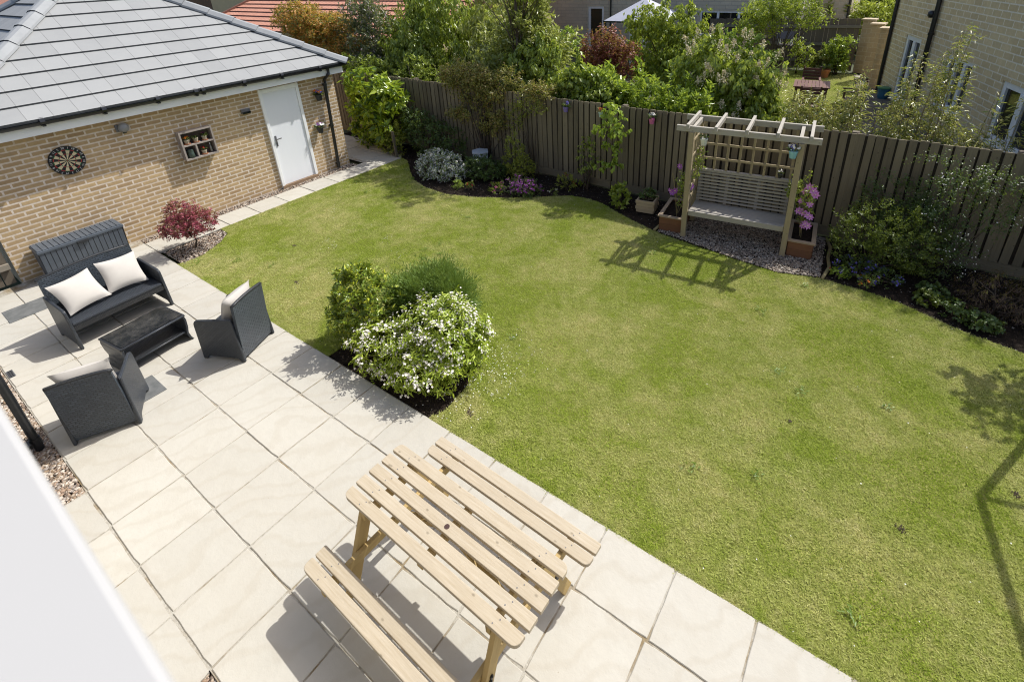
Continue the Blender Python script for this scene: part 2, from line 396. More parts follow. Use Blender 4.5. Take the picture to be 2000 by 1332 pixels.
def shrub(name, label, cat, loc, blobs, n, per, L, W, mat, seed, style='up', tw=.1, shell=.55, stem=(.012,14), flowers=None, group=None,
          shoots=0, shoot_len=.4, zmin=.03, trunk=None, part='foliage', base=(0,0), extra=None):
    rg = np.random.default_rng(seed)
    t = thing(name, label, cat, loc, 0, group)
    P, O = clump_points(blobs, n, shell, rg, zmin)
    if shoots:
        k = rg.choice(len(P), shoots); ex, eo = [], []
        for i in k:
            d = unit(O[i]*.55 + np.array([0,0,.9]) + rg.normal(size=3)*.22); l = shoot_len*rg.uniform(.5,1.15)
            for s_ in np.arange(.1, 1.0, .13): ex.append(P[i]+d*l*s_); eo.append(d)
        P = np.concatenate([P, np.array(ex)]); O = np.concatenate([O, np.array(eo)])
    foliage(part, P, O, per, L, W, mat, t, rg, style, tw)
    if stem:
        m = MB(); r, k = stem
        c = np.array([base[0], base[1], 0.]); top = c
        if trunk:
            top = np.array(trunk[:3]); mid = (c+top)/2 + rg.normal(size=3)*.03
            m.tube([c, mid, top], [trunk[3]*1.2, trunk[3], trunk[3]*.75], 8)
        for i in rg.choice(len(P), k):
            e = P[i]; s0 = c + rg.normal(size=3)*np.array([.04,.04,0]) if not trunk else c+(top-c)*rg.uniform(.55,1.)
            mid = s0*.5 + e*.5 + np.array([0,0,.08*np.linalg.norm(e-s0)]) + rg.normal(size=3)*.03
            m.tube([s0, mid, e], [r, r*.7, r*.3], 5)
        m.build('trunk' if trunk else 'stems', MT['bark'], t, smooth=True)
    if flowers:
        fm, fn, fr, fmin = flowers[:4]; npet = flowers[4] if len(flowers) > 4 else 5
        ok = np.where(O[:,2] > fmin)[0]
        k = np.repeat(rg.choice(ok, fn//4+1), 4)[:fn]; p = P[k] + O[k]*tw*rg.uniform(.6,1.15,(fn,1)) + rg.normal(size=(fn,3))*tw*.32
        nr = unit(O[k] + np.array([0,0,.6]) + rg.normal(size=(fn,3))*.4)
        petal_mesh('blossom', p, nr, fr*rg.uniform(.7,1.25,fn), fm, t, npet)
    return t

def clumped(blobs, seed, m=8, f=.50):
    rg = np.random.default_rng(seed+500); out = []
    for b in blobs:
        for i in range(m):
            u = rg.normal(size=3); u /= np.linalg.norm(u); q = rg.uniform(.45,.85); r = f*rg.uniform(.6,1.2)
            out.append((b[0]+u[0]*b[3]*q, b[1]+u[1]*b[4]*q, b[2]+u[2]*b[5]*q, b[3]*r, b[4]*r, b[5]*r*.8))
    return out
def in_poly(x, y, poly):
    ins = np.zeros(len(x), bool); n = len(poly); j = n-1
    for i in range(n):
        xi, yi = poly[i]; xj, yj = poly[j]
        c = ((yi > y) != (yj > y)) & (x < (xj-xi)*(y-yi)/((yj-yi) or 1e-9) + xi)
        ins ^= c; j = i
    return ins
def scatter(poly, n, rg):
    a = np.array(poly); lo, hi = a.min(0), a.max(0)
    x = rg.uniform(lo[0], hi[0], n); y = rg.uniform(lo[1], hi[1], n)
    k = in_poly(x, y, poly); return x[k], y[k]
def stones(name, poly, n, size, z, mat, rg, flat=.6):
    x, y = scatter(poly, n, rg); N = len(x)
    oc = np.array([(1,0,0),(-.9,.1,.05),(.1,.95,0),(0,-1,.1),(.05,0,1),(0,0,-.8),(.6,.6,.45),(-.6,-.55,.5)])
    F0 = np.array([(0,6,4),(6,2,4),(2,1,4),(1,7,4),(7,3,4),(3,0,4),(0,2,6),(1,3,7),(2,0,5),(1,2,5),(3,1,5),(0,3,5)])
    a = rg.uniform(0, 6.28, N); s = size*rg.uniform(.45,1.3,N)*rg.uniform(.7,1.2,N)
    sc = np.stack([s, s*rg.uniform(.6,1,N), s*flat*rg.uniform(.6,1.1,N)], 1)
    v = oc[None]*sc[:,None]*rg.uniform(.8,1.2,(N,8,1))
    ca, sa = np.cos(a)[:,None], np.sin(a)[:,None]
    V = np.stack([v[...,0]*ca - v[...,1]*sa + x[:,None], v[...,0]*sa + v[...,1]*ca + y[:,None], v[...,2] + (z+s*flat*.3)[:,None]], -1)
    F = (np.arange(N)*8)[:,None,None] + F0[None]
    return struct(raw_mesh(name, V.reshape(-1,3), F.reshape(-1,3), mat), 'stuff')
def sheet(name, poly, z, mat, kind='structure', thick=0):
    m = MB()
    if thick: m.prism(poly, z-thick, z)
    else: m.face([(x,y,z) for x,y in poly])
    return struct(m.build(name, mat), kind)

# ------------------------------------------------------------------ camera, world, sun
cam = bpy.data.cameras.new('camera'); co = bpy.data.objects.new('camera', cam); COL.objects.link(co)
CR = ((.81975,.57147,-.03794),(.21061,-.36238,-.90792),(-.5326,.73627,-.41742)); CC = (5.2346,-2.4267,4.1147)
co.matrix_world = Matrix(((CR[0][0],-CR[1][0],-CR[2][0],CC[0]),(CR[0][1],-CR[1][1],-CR[2][1],CC[1]),(CR[0][2],-CR[1][2],-CR[2][2],CC[2]),(0,0,0,1)))
cam.sensor_width = 36; cam.lens = 1009.42*36/2000; cam.shift_x = (1000-1051.83)/2000; cam.shift_y = (395.8-666)/2000
cam.clip_start = .05; cam.clip_end = 600
S.camera = co
SUN = Vector((.31,.74,1.0)).normalized()
sl = bpy.data.lights.new('sun','SUN'); sl.energy = 3.75; sl.angle = rad(.55); sl.color = (1.0,.99,.95)
so = bpy.data.objects.new('sun', sl); COL.objects.link(so); so.rotation_euler = SUN.to_track_quat('Z','Y').to_euler(); so.location = (4,10,14)
S.world = bpy.data.worlds.new('World'); S.world.use_nodes = True
wn = S.world.node_tree; bg = wn.nodes['Background']; sky = wn.nodes.new('ShaderNodeTexSky'); sky.sky_type = 'NISHITA'; sky.sun_disc = False
sky.sun_elevation = math.asin(SUN.z); sky.sun_rotation = math.atan2(SUN.x, SUN.y); sky.air_density = .8; sky.dust_density = 2.4; sky.ozone_density = .5
wn.links.new(sky.outputs[0], bg.inputs[0]); bg.inputs[1].default_value = .148
S.view_settings.view_transform = 'Standard'; S.view_settings.look = 'None'; S.view_settings.exposure = .50; S.view_settings.gamma = 1
S.cycles.max_bounces = 8; S.cycles.transparent_max_bounces = 6
S.cycles.filter_width = 1.1
cam.dof.use_dof = True; cam.dof.focus_distance = 8.5; cam.dof.aperture_fstop = 4.0
try: S.cycles.use_denoising = True; S.cycles.sample_clamp_indirect = 5; S.cycles.caustics_reflective = False; S.cycles.caustics_refractive = False; S.cycles.denoising_prefilter = 'NONE'
except Exception: pass

# ------------------------------------------------------------------ ground, patio, lawn, beds
sheet('ground', [(-200,-100),(200,-100),(200,250),(-200,250)], -.075, MT['ground'])
BED = [(-4.45,5.32),(-4.1,5.22),(-3.5,4.76),(-3.06,4.46),(-2.52,4.28),(-1.9,4.24),(-1.34,4.39),(-.69,4.71),(-.13,5.10),(.32,5.42),(.7,5.48),(1.1,5.40),(1.5,5.20),(2.0,5.0),(2.43,4.86),
       (3.0,4.76),(3.72,4.66),(4.31,4.60),(4.84,4.76),(5.38,4.73),(5.79,4.66),(6.16,4.50),(6.5,4.37),(6.9,4.3),(7.6,4.1),(9,4.0),(11,4.0)]
R0 = 1.16
CB = [(.33,-.02),(.30,.25),(.38,.62),(.62,1.1),(1.0,1.42),(1.5,1.35),(1.85,1.0),(2.02,.55),(2.06,.18),(2.0,-.02)]
MBED = [(-4.34,.05),(-4.34,1.0),(-4.1,.98),(-3.86,.74),(-3.66,.36),(-3.6,.05)]
LAWN = [(-3.66,-.02)] + [(.30,-.02)] + CB[1:-1] + [(2.0,-.02),(11,-.02),(11,4.0)] + BED[::-1][1:] + [(-4.36,5.25),(-4.36,1.0),(-4.1,1.0),(-3.84,.75),(-3.64,.37)]
sheet('lawn', LAWN, -.016, MT['lawn'])
# soil of the beds as a lumpy sheet
def lumpy(name, poly, z, mat, step, amp, seed, kind='structure'):
    a = np.array(poly); lo, hi = a.min(0)-step, a.max(0)+step
    nx, ny = int((hi[0]-lo[0])/step)+2, int((hi[1]-lo[1])/step)+2
    X, Y = np.meshgrid(np.linspace(lo[0],hi[0],nx), np.linspace(lo[1],hi[1],ny), indexing='ij')
    rg = np.random.default_rng(seed)
    Z = z + amp*(np.sin(X*7.1+np.sin(Y*5))*np.sin(Y*6.3+1) + .8*rg.normal(size=X.shape))
    V = np.stack([X,Y,Z],-1).reshape(-1,3); I = np.arange(nx*ny).reshape(nx,ny)
    F = np.stack([I[:-1,:-1],I[1:,:-1],I[1:,1:],I[:-1,1:]],-1).reshape(-1,4)
    c = V[F].mean(1); k = in_poly(c[:,0], c[:,1], poly)
    return struct(raw_mesh(name, V, F[k], mat, smooth=True), kind)
lumpy('flower_bed', BED + [(11,6.12),(-7.5,6.12),(-7.5,5.7),(-5.9,5.75)], -.03, MT['soil'], .06, .007, 1)
lumpy('shrub_bed', CB, -.028, MT['soil'], .05, .005, 2)
rgS = np.random.default_rng(5)
PIT = [(2.36,4.90),(2.95,4.82),(3.72,4.68),(4.31,4.62),(4.83,4.78),(4.72,6.05),(2.3,6.05)]
sheet('gravel_base', PIT, -.012, MT['soil'])
stones('pergola_gravel', PIT, 16000, .017, -.012, MT['gravel_pink'], rgS)
stones('bed_litter', BED + [(11,6.1),(-5,6.1)], 7000, .012, -.02, MT['mulch'], rgS, .4)
stones('shrub_bed_litter', CB, 500, .012, -.02, MT['mulch'], rgS, .4)
sheet('maple_bed', MBED, -.02, MT['soil']); stones('maple_gravel', MBED, 2600, .016, -.02, MT['gravel'], rgS)
WG = [(-5.19,-.1),(-4.95,-.1),(-4.95,4.45),(-5.19,4.45)]
sheet('wall_gravel_base', WG, -.02, MT['soil']); stones('wall_gravel', WG, 4200, .016, -.02, MT['gravel'], rgS)
HG = [(-3.2,-2.47),(.02,-2.47),(.02,-2.275),(-3.2,-2.275)]; HG2 = [(2.29,-2.47),(4.5,-2.47),(4.5,-2.275),(2.29,-2.275)]
sheet('house_gravel_base', HG, -.03, MT['soil']); stones('house_gravel', HG, 3800, .020, -.026, MT['gravel'], rgS)
sheet('house_gravel_base', HG2, -.03, MT['soil']); stones('house_gravel', HG2, 2600, .020, -.026, MT['gravel'], rgS)

# patio: slabs with worn, slightly chipped edges on a bed of mortar
def slab(m, x0, x1, y0, y1, z=0., rg=random):
    g = .0055; x0 += g; x1 -= g; y0 += g; y1 -= g
    pts = []
    def edge(a, b, n):
        for i in range(n):
            t = i/n; j = 0 if i == 0 else rg.uniform(-.0028,.0028)
            pts.append((a[0]+(b[0]-a[0])*t + (j if a[1] != b[1] else 0), a[1]+(b[1]-a[1])*t + (j if a[0] != b[0] else 0)))
    c = .007
    edge((x0+c,y0),(x1-c,y0),6); edge((x1,y0+c),(x1,y1-c),6); edge((x1-c,y1),(x0+c,y1),6); edge((x0,y1-c),(x0,y0+c),6)
    zz = z + rg.uniform(-.0025,.0025); n = len(pts); cx, cy = (x0+x1)/2, (y0+y1)/2
    ins = [(cx+(p[0]-cx)*.982, cy+(p[1]-cy)*.982) for p in pts]
    vs = [(p[0],p[1],zz-.03) for p in pts] + [(p[0],p[1],zz-.005) for p in pts] + [(p[0],p[1],zz) for p in ins]
    fs = [(i,(i+1)%n,n+(i+1)%n,n+i) for i in range(n)] + [(n+i,n+(i+1)%n,2*n+(i+1)%n,2*n+i) for i in range(n)] + [tuple(range(2*n,3*n))]
    m.quads(vs, fs)
ROWS = [-2.27,-1.708,-1.124,-.533,0.0]; PX = .575
m = MB()
for j in range(4):
    sh = (.0,.006,-.012,.004)[j]
    for i in range(-8, 11):
        x0 = i*PX + sh; x1 = x0 + PX
        if i == -8: x0 = -4.95
        slab(m, x0, x1, ROWS[j], ROWS[j+1])
for i in range(0, 4): slab(m, i*PX+.02, i*PX+PX+.02, -2.47, -2.275)          # narrow strip against the house
for i in range(-4, 0): pass
struct(m.build('patio', MT['slab']))
sheet('patio_joint', [(-5.19,-2.274),(.0,-2.274),(.0,-2.474),(2.3,-2.474),(2.3,-2.274),(6.4,-2.274),(6.4,.002),(-5.19,.002)], -.008, MT['joint'])
m = MB()
for i in range(0, 9): slab(m, -4.95, -4.37, .0+i*.585, .585+i*.585)
for i in range(0, 5):
    slab(m, -4.95-.585*(i+1), -4.95-.585*i, 4.68, 5.265)
    slab(m, -5.53-.585*i, -4.95-.585*i, 5.27, 5.83)
struct(m.build('garden_path', MT['slab'])); sheet('path_joint', [(-8,4.6),(-4.96,4.6),(-4.96,.0),(-4.368,.0),(-4.368,5.27),(-5.0,5.84),(-8,5.84)], -.0125, MT['joint'])
# grass
def grass(name, poly, n, h, seed, mat, z=-.016):
    rg = np.random.default_rng(seed); x, y = scatter(poly, n, rg)
    N = len(x); a = rg.uniform(0, 6.28, N); hh = h*rg.uniform(.5,1.4,N); lean = rg.uniform(.5,1.7,N)*hh; la = rg.uniform(0,6.28,N)
    w = rg.uniform(.0022,.0048,N)*(h/.02)**.5
    V = np.empty((N,3,3)); c, s = np.cos(a)*w, np.sin(a)*w
    V[:,0] = np.stack([x-c,y-s,np.full(N,z)],1); V[:,1] = np.stack([x+c,y+s,np.full(N,z)],1)
    V[:,2] = np.stack([x+np.cos(la)*lean, y+np.sin(la)*lean, z+hh*.8],1)
    return struct(raw_mesh(name, V.reshape(-1,3), np.arange(N*3).reshape(-1,3), mat), 'stuff')
VIEW = [(p[0], p[1]) for p in LAWN]
def clipx(poly, x1): return [(min(p[0],x1), p[1]) for p in poly]
grass('lawn_grass', clipx(LAWN, 7.3), 1150000, .020, 3, MT['blade'])
grass('edge_grass', [(-3.66,-.004),(.3,-.004),(.3,.06),(-3.66,.06)], 11000, .019, 31, MT['blade'], -.012)
grass('edge_grass', [(2.0,-.004),(6.4,-.004),(6.4,.06),(2.0,.06)], 13000, .019, 32, MT['blade'], -.012)
grass('edge_grass', [(-4.375,1.0),(-4.32,1.0),(-4.32,5.2),(-4.375,5.2)], 8000, .018, 33, MT['blade'], -.012)
# daisies, fallen petals, worm casts
def flat_bits(name, pts, size, mat, rg, z=.012, n=5):
    P = np.array(pts); N = len(P); nr = unit(np.stack([rg.normal(size=N)*.3, rg.normal(size=N)*.3, np.ones(N)],1))
    o = petal_mesh(name, np.concatenate([P, np.full((N,1),z)],1), nr, size*rg.uniform(.6,1.3,N), mat, None, n); return struct(o, 'stuff')
MT['petal_white'] = plain('white_petal', (.80,.79,.74), (.70,.68,.62), .7)
rp = np.random.default_rng(21)
pts = np.stack([rp.normal(2.12,.24,300), rp.normal(.72,.38,300)],1); pts = pts[(pts[:,1] > .05)]
flat_bits('fallen_petals', pts, .0065, MT['petal_white'], rp)
dx, dy = scatter(clipx(LAWN,7.2), 240, rp); cl = np.concatenate([np.stack([dx,dy],1)] + [np.stack([rp.normal(a,.06,12), rp.normal(b,.06,12)],1) for a, b in ((-2.2,1.75),(-2.0,1.6),(-1.4,2.3),(-3.2,2.5),(-.9,2.1))])
flat_bits('daisies', cl, .006, MT['petal_white'], rp)
m = MB()
for x, y, r in ((-1.5,.72,.055),(2.3,.28,.04),(-2.6,1.35,.04),(5.0,1.9,.03),(5.95,1.25,.045),(6.7,2.1,.035)):
    for k in range(16):
        px, py = x+random.gauss(0,r*.5), y+random.gauss(0,r*.4); q = random.uniform(.004,.009)
        m.lathe([(q,-.016),(q*.8,-.002),(q*.3,.006)], 6, (px,py,0))
struct(m.build('worm_casts', plain('worm_cast_earth', (.19,.15,.10), (.12,.09,.06), .95)), 'stuff')
# clover and plantain rosettes breaking the turf
rw = np.random.default_rng(77); x, y = scatter(clipx(LAWN,7.2), 34, rw); k = len(x)
P = np.repeat(np.stack([x,y,np.full(k,0.004)],1), 14, 0) + rw.normal(size=(k*14,3))*np.array([.03,.03,.003])
d = rw.normal(size=(k*14,3)); d[:,2] = abs(d[:,2])*.3+.1
MT['weed'] = leafmat('lawn_weed_leaf', (.12,.20,.022), (.17,.26,.035))
struct(leaf_mesh('lawn_weeds', P, d, np.tile([0,0,1.],(k*14,1)), rw.uniform(.03,.055,k*14), rw.uniform(.012,.02,k*14), MT['weed'], None), 'stuff')

# ------------------------------------------------------------------ own house wall with sill and downpipe
h = thing('house', 'white window sill of the house filling the lower left corner', 'house', (0,0,0))
m = MB(); m.span((-3.2,-2.75,0),(4.1,-2.475,5.6)); m.span((4.1,-2.75,0),(6.4,-2.475,3.70)); m.span((6.4,-2.75,0),(10,-2.475,5.6)); m.span((4.1,-2.75,5.2),(6.4,-2.475,5.6))
m.build('wall', MT['own_wall'], h)
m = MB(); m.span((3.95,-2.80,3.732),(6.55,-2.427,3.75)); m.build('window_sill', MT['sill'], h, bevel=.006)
dp = thing('downpipe', 'black downpipe running down the house wall into gravel at left edge', 'downpipe', (-.98,-2.36,0))
m = MB(); m.tube([(0,0,-.02),(0,0,2.6)], .036, 14); m.tube([(0,0,2.62),(0,0,5.3)], .036, 14); m.build('pipe', MT['black'], dp, smooth=False)
for z in (.04,1.0,2.6): m = MB(); m.tube([(0,0,z),(0,0,z+.09)], .044, 14); m.span((-.05,-.12,z+.02),(.05,-.03,z+.06)); m.build('collar', MT['black'], dp)

# ------------------------------------------------------------------ garage
XG = -5.19; gy0, gy1 = -1.56, 4.40
g = thing('garage', 'tan brick garage with grey hipped tile roof and white side door', 'garage', (0,0,0))
m = MB(); m.span((-10.6,gy0,-.06),(XG,gy1,2.25)); m.build('wall', MT['brick'], g)
# roof
ex, ez, mm_ = -4.88, 2.34, .65; ya, yb = -1.78, 4.60; xb = -4.88-(yb-ya)
apex = (ya+yb)/2; tmax = (yb-ya)/2
def rp_(t, s, side):
    """t: plan distance in from the eave, s: position along the eave, side 0 = east, 1 = south, 2 = north, 3 = west"""
    z = ez + mm_*t
    return ((ex-t, s, z), (s, ya+t, z), (s, yb-t, z), (xb+t, s, z))[side]
roof = MB(); lip = .034; G = .28
for side, nd in ((0,(1,0)),(1,(0,-1)),(2,(0,1)),(3,(-1,0))):
    lo, hi = (ya, yb) if side in (0,3) else (xb, ex)
    k = 0; t = 0.
    while t < tmax-.02:
        t1 = min(t+G, tmax); tb = min(t1+.05, tmax)
        a0, a1, b0, b1 = lo+t, hi-t, lo+tb, hi-tb
        up = lip
        def q(s, tt, dz): x, y, z = rp_(tt, s, side); return (x, y, z+dz)
        # tile course: top surface raised at its lower edge
        uvo = k*1.0 + .02
        us = (.15 if k % 2 else 0.)
        roof.face([q(a0,t,up), q(a1,t,up), q(b1,tb,.004), q(b0,tb,.004)], 0, [(a0+us,uvo),(a1+us,uvo),(b1+us,uvo+.4),(b0+us,uvo+.4)])
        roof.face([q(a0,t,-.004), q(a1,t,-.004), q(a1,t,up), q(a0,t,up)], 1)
        t = t1; k += 1
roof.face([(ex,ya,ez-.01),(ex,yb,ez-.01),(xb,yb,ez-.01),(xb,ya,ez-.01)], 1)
roof.build('roof', [MT['rooftile'], MT['gap_shade']], g, fix=False)
def ridge_run(a, b, n):
    a = Vector(a); b = Vector(b); d = (b-a)/n; dn = d.normalized(); sd = dn.cross(Vector((0,0,1))).normalized(); u = sd.cross(dn)
    m = MB()
    for i in range(n):
        p = a + d*i; e = a + d*(i+1.035); lift0 = .030; lift1 = .012
        prof = [(-.135,-.062),(-.125,-.028),(-.055,.040),(0,.050),(.055,.040),(.125,-.028),(.135,-.062)]
        vs = [p + sd*x + u*(y+lift0) for x, y in prof] + [e + sd*x + u*(y+lift1) for x, y in prof]
        nn = len(prof); fs = [(j,j+1,nn+j+1,nn+j) for j in range(nn-1)] + [tuple(range(nn))]
        m.quads(vs, fs[:-1], 0); m.quads([v for v in vs[:nn]], [tuple(range(nn))], 1)
    return m
for y0, nm in ((yb,0),(ya,1)):
    s = -1 if y0 == yb else 1
    ridge_run((ex+.02,y0-s*.02,ez+.02),(ex-tmax,apex,ez+.02+mm_*tmax),11).build('hip_ridge', [MT['ridge'], MT['gap_shade']], g, fix=False)
ridge_run((xb,yb,ez+.02),(ex-tmax,apex,ez+.02+mm_*tmax),11).build('hip_ridge', [MT['ridge'], MT['gap_shade']], g, fix=False)
ridge_run((xb,ya,ez+.02),(ex-tmax,apex,ez+.02+mm_*tmax),11).build('hip_ridge', [MT['ridge'], MT['gap_shade']], g, fix=False)
m = MB(); m.span((-5.0,ya+.06,2.13),(-4.975,yb-.06,2.325)); m.span((-10.9,yb-.085,2.13),(-5.0,yb-.06,2.325)); m.span((-10.9,ya+.06,2.13),(-5.0,ya+.085,2.325))
m.build('fascia', MT['white'], g)
m = MB(); m.span((-10.9,ya+.085,2.135),(-5.002,yb-.085,2.15)); m.build('soffit', MT['white'], g)
m = MB()
def gutter(a, b, nx):
    a = Vector(a); b = Vector(b); o = Vector(nx); vs = []; K = 9
    for p in (a, b):
        for r in (.055, .050):
            for i in range(K):
                t = math.pi*i/(K-1); vs.append(p + o*(.055 + r*math.cos(t)) - Vector((0,0,r*math.sin(t))))
    fs = []
    for r in (0,1):
        for i in range(K-1): fs.append((r*K+i, r*K+i+1, (2+r)*K+i+1, (2+r)*K+i))
    fs += [(0,K,3*K,2*K),(K-1,2*K-1,4*K-1,3*K-1)]; m.quads(vs, fs)
    m.face([vs[i] for i in range(K)]); m.face([vs[2*K+i] for i in range(K)])
gutter((-4.97,ya,2.325),(-4.97,yb,2.325),(1,0,0)); gutter((-4.97,yb-.055,2.325),(-10.9,yb-.055,2.325),(0,1,0))
for y in (-.6,.15,.9,1.5,1.62,2.35,3.1,3.95): m.span((-4.975,y-.02,2.255),(-4.855,y+.02,2.275)); m.tube([(-4.915,y-.03,2.325),(-4.915,y+.03,2.325)], .062, 10)
m.build('gutter', MT['black'], g)
m = MB()
m.tube([(-4.915,4.14,2.29),(-4.915,4.14,2.17),(-5.115,4.14,2.03),(-5.115,4.14,1.93)], .035, 10); m.tube([(-5.115,4.13,1.94),(-5.115,4.05,.02)], .035, 12)
for z in (1.9,1.0,.1): m.tube([(-5.115,4.05+.08*z/1.94,z),(-5.115,4.05+.08*z/1.94,z+.05)], .044, 10); m.span((-5.19,4.03+.08*z/1.94,z+.01),(-5.12,4.09+.08*z/1.94,z+.04))
m.build('downpipe', MT['black'], g)
# side door
d = MB(); d.span((XG-.02,2.752,.05),(XG+.022,3.465,1.995)); dr = d.build('door', MT['door_white'], g, bevel=.004)
f = MB(); f.span((XG-.03,2.685,.0),(XG+.045,2.748,2.08)); f.span((XG-.03,3.469,.0),(XG+.045,3.535,2.08)); f.span((XG-.03,2.748,1.999),(XG+.045,3.469,2.078)); f.build('door_frame', MT['white'], g, bevel=.006)
f = MB(); f.span((XG-.02,2.69,-.02),(XG+.06,3.53,.045)); f.build('threshold', plain('threshold_timber', (.30,.20,.12), None, .8), g)
f = MB(); f.span((XG+.022,2.785,.90),(XG+.034,2.82,1.12)); f.bar((XG+.03,2.80,1.05),(XG+.075,2.80,1.05),.018,.018); f.bar((XG+.07,2.795,1.05),(XG+.07,2.90,1.055),.018,.018); f.build('handle', MT['grey_metal'], dr)
# lamps
t = thing('wall_lamp', 'round grey bulkhead lamp on brick wall between dartboard and shelf box', 'lamp', (XG,.355,1.945))
m = MB(); m.box((.02,0,0),(.04,.17,.12)); m.build('back_plate', MT['grey_metal'], t, bevel=.01)
m = MB()
R_ = Matrix.Rotation(rad(90),3,'Y'); mm = MB(); mm.lathe([(.075,0),(.078,.03),(.066,.06),(.035,.075),(0,.078)], 18)
mm.v = [tuple(R_ @ Vector(v) + Vector((.04,.015,0))) for v in mm.v]; mm.build('lens', plain('lamp_lens', (.25,.25,.25), (.2,.2,.2), .3), t, smooth=True)
m = MB(); m.span((.03,-.012,-.095),(.05,.042,-.055)); m.build('sensor', MT['black'], t)
t = thing('wall_light', 'small slim grey wall light just left of the white door', 'light', (XG,2.36,1.76))
m = MB(); m.span((0,-.085,-.05),(.05,.085,.03)); m.build('housing', MT['grey_metal'], t, bevel=.006)
m = MB(); m.span((.045,-.075,-.058),(.075,.075,-.02)); m.build('lens', MT['glass'], t)

# dartboard
t = thing('dartboard', 'round dartboard with cream and black wedges hung on the brick wall', 'dartboard', (XG,-.465,1.635))
t.rotation_euler = (math.pi/2, 0, math.pi/2)          # local x -> world y, local y -> world z, local z -> out of wall
DB = plain('dart_black', (.012,.012,.012), None, .8); DC = plain('dart_cream', (.62,.52,.33), None, .9); DR = plain('dart_red', (.35,.03,.03), None, .8); DG = plain('dart_green', (.02,.13,.05), None, .8); DW = plain('dart_wire', (.6,.6,.58), None, .5)
m = MB(); m.lathe([(.222,0),(.225,.012),(.225,.03),(.222,.034)], 48); m.build('surround', DB, t)
def ring(mb, r0, r1, par, z):
    for k in range(20):
        if k % 2 != par: continue
        ang = [math.pi/2 - (k-.5+i/4)*2*math.pi/20 for i in range(5)]
        p = [(r1*math.cos(a), r1*math.sin(a), z) for a in ang] + [(max(r0,.001)*math.cos(a), max(r0,.001)*math.sin(a), z) for a in reversed(ang)]
        mb.face(p)
m = MB()
for mi_, rs, par in ((0,((.016,.097),(.107,.160)),0),(1,((.016,.097),(.107,.160)),1),(2,((.097,.107),(.160,.172)),0),(3,((.097,.107),(.160,.172)),1)):
    for a, b in rs:
        q0 = len(m.mi); ring(m, a, b, par, .0352); m.mi[q0:] = [mi_]*(len(m.mi)-q0)
m.build('playing_face', [DB, DC, DR, DG], t, fix=False)
m = MB(); m.lathe([(.016,.0352),(.016,.036),(.008,.036)], 16); m.build('outer_bull', DG, t); m = MB(); m.lathe([(.008,.0352),(.008,.037),(0,.037)], 12); m.build('bullseye', DR, t)
for k, nvl in enumerate((20,1,18,4,13,6,10,15,2,17,3,19,7,16,8,11,14,9,12,5)):
    a = math.pi/2 - k*2*math.pi/20
    c = bpy.data.curves.new('number','FONT'); c.body = str(nvl); c.size = .044; c.align_x = 'CENTER'; c.align_y = 'CENTER'; c.extrude = .0006
    tmp = bpy.data.objects.new('number_text', c); COL.objects.link(tmp); bpy.context.view_layer.update(); me = bpy.data.meshes.new_from_object(tmp); bpy.data.objects.remove(tmp); me.materials.clear(); me.materials.append(DW); o = bpy.data.objects.new('number', me); COL.objects.link(o); o.parent = t
    o.location = (.198*math.cos(a), .198*math.sin(a), .0352); o.rotation_euler = (0,0,a-math.pi/2)

# shelf box with pots
SY, SZ = 1.355, 1.40
t = thing('shelf_box', 'weathered wooden box shelf of little pots hung on the brick wall', 'shelf', (XG,SY,SZ))
w, hh, dpt, th = .56, .52, .135, .028
m = MB(); m.bar((dpt/2,-w/2,hh/2-th/2),(dpt/2,w/2,hh/2-th/2),dpt,th); m.bar((dpt/2,-w/2,-hh/2+th/2),(dpt/2,w/2,-hh/2+th/2),dpt,th)
m.bar((dpt/2,-w/2+th/2,-hh/2+th),(dpt/2,-w/2+th/2,hh/2-th),dpt,th,(0,1,0)); m.bar((dpt/2,w/2-th/2,-hh/2+th),(dpt/2,w/2-th/2,hh/2-th),dpt,th,(0,1,0)); m.build('frame', MT['driftwood'], t)
m = MB(); m.bar((dpt/2,-w/2+th,.005),(dpt/2,w/2-th,.005),dpt-.006,.026); m.build('shelf', MT['driftwood'], t)
m = MB(); m.bar((dpt/2,-.055,-hh/2+th),(dpt/2,-.055,-.008),dpt-.006,.026,(0,1,0)); m.build('divider', MT['driftwood'], t)
m = MB(); m.span((.002,-w/2+.01,-hh/2+.01),(.010,w/2-.01,hh/2-.01)); m.build('back_panel', MT['darkback'], t)
MT['gleaf'] = leafmat('pot_plant_leaf', (.05,.09,.03), (.12,.17,.05))
fl = lambda n, c: plain(n, c, tuple(x*.75 for x in c), .7)
MT['orange'] = fl('orange_petal', (.75,.20,.01)); MT['magenta'] = fl('magenta_petal', (.35,.02,.18)); MT['purple'] = fl('purple_petal', (.17,.06,.38)); MT['violet'] = fl('violet_blue_petal', (.10,.075,.36))
MT['redp'] = fl('red_petal', (.5,.02,.015)); MT['mauve'] = fl('mauve_petal', (.50,.20,.58)); MT['yellowp'] = fl('yellow_petal', (.75,.5,.03)); MT['deep_purple'] = fl('deep_purple_petal', (.24,.03,.27))
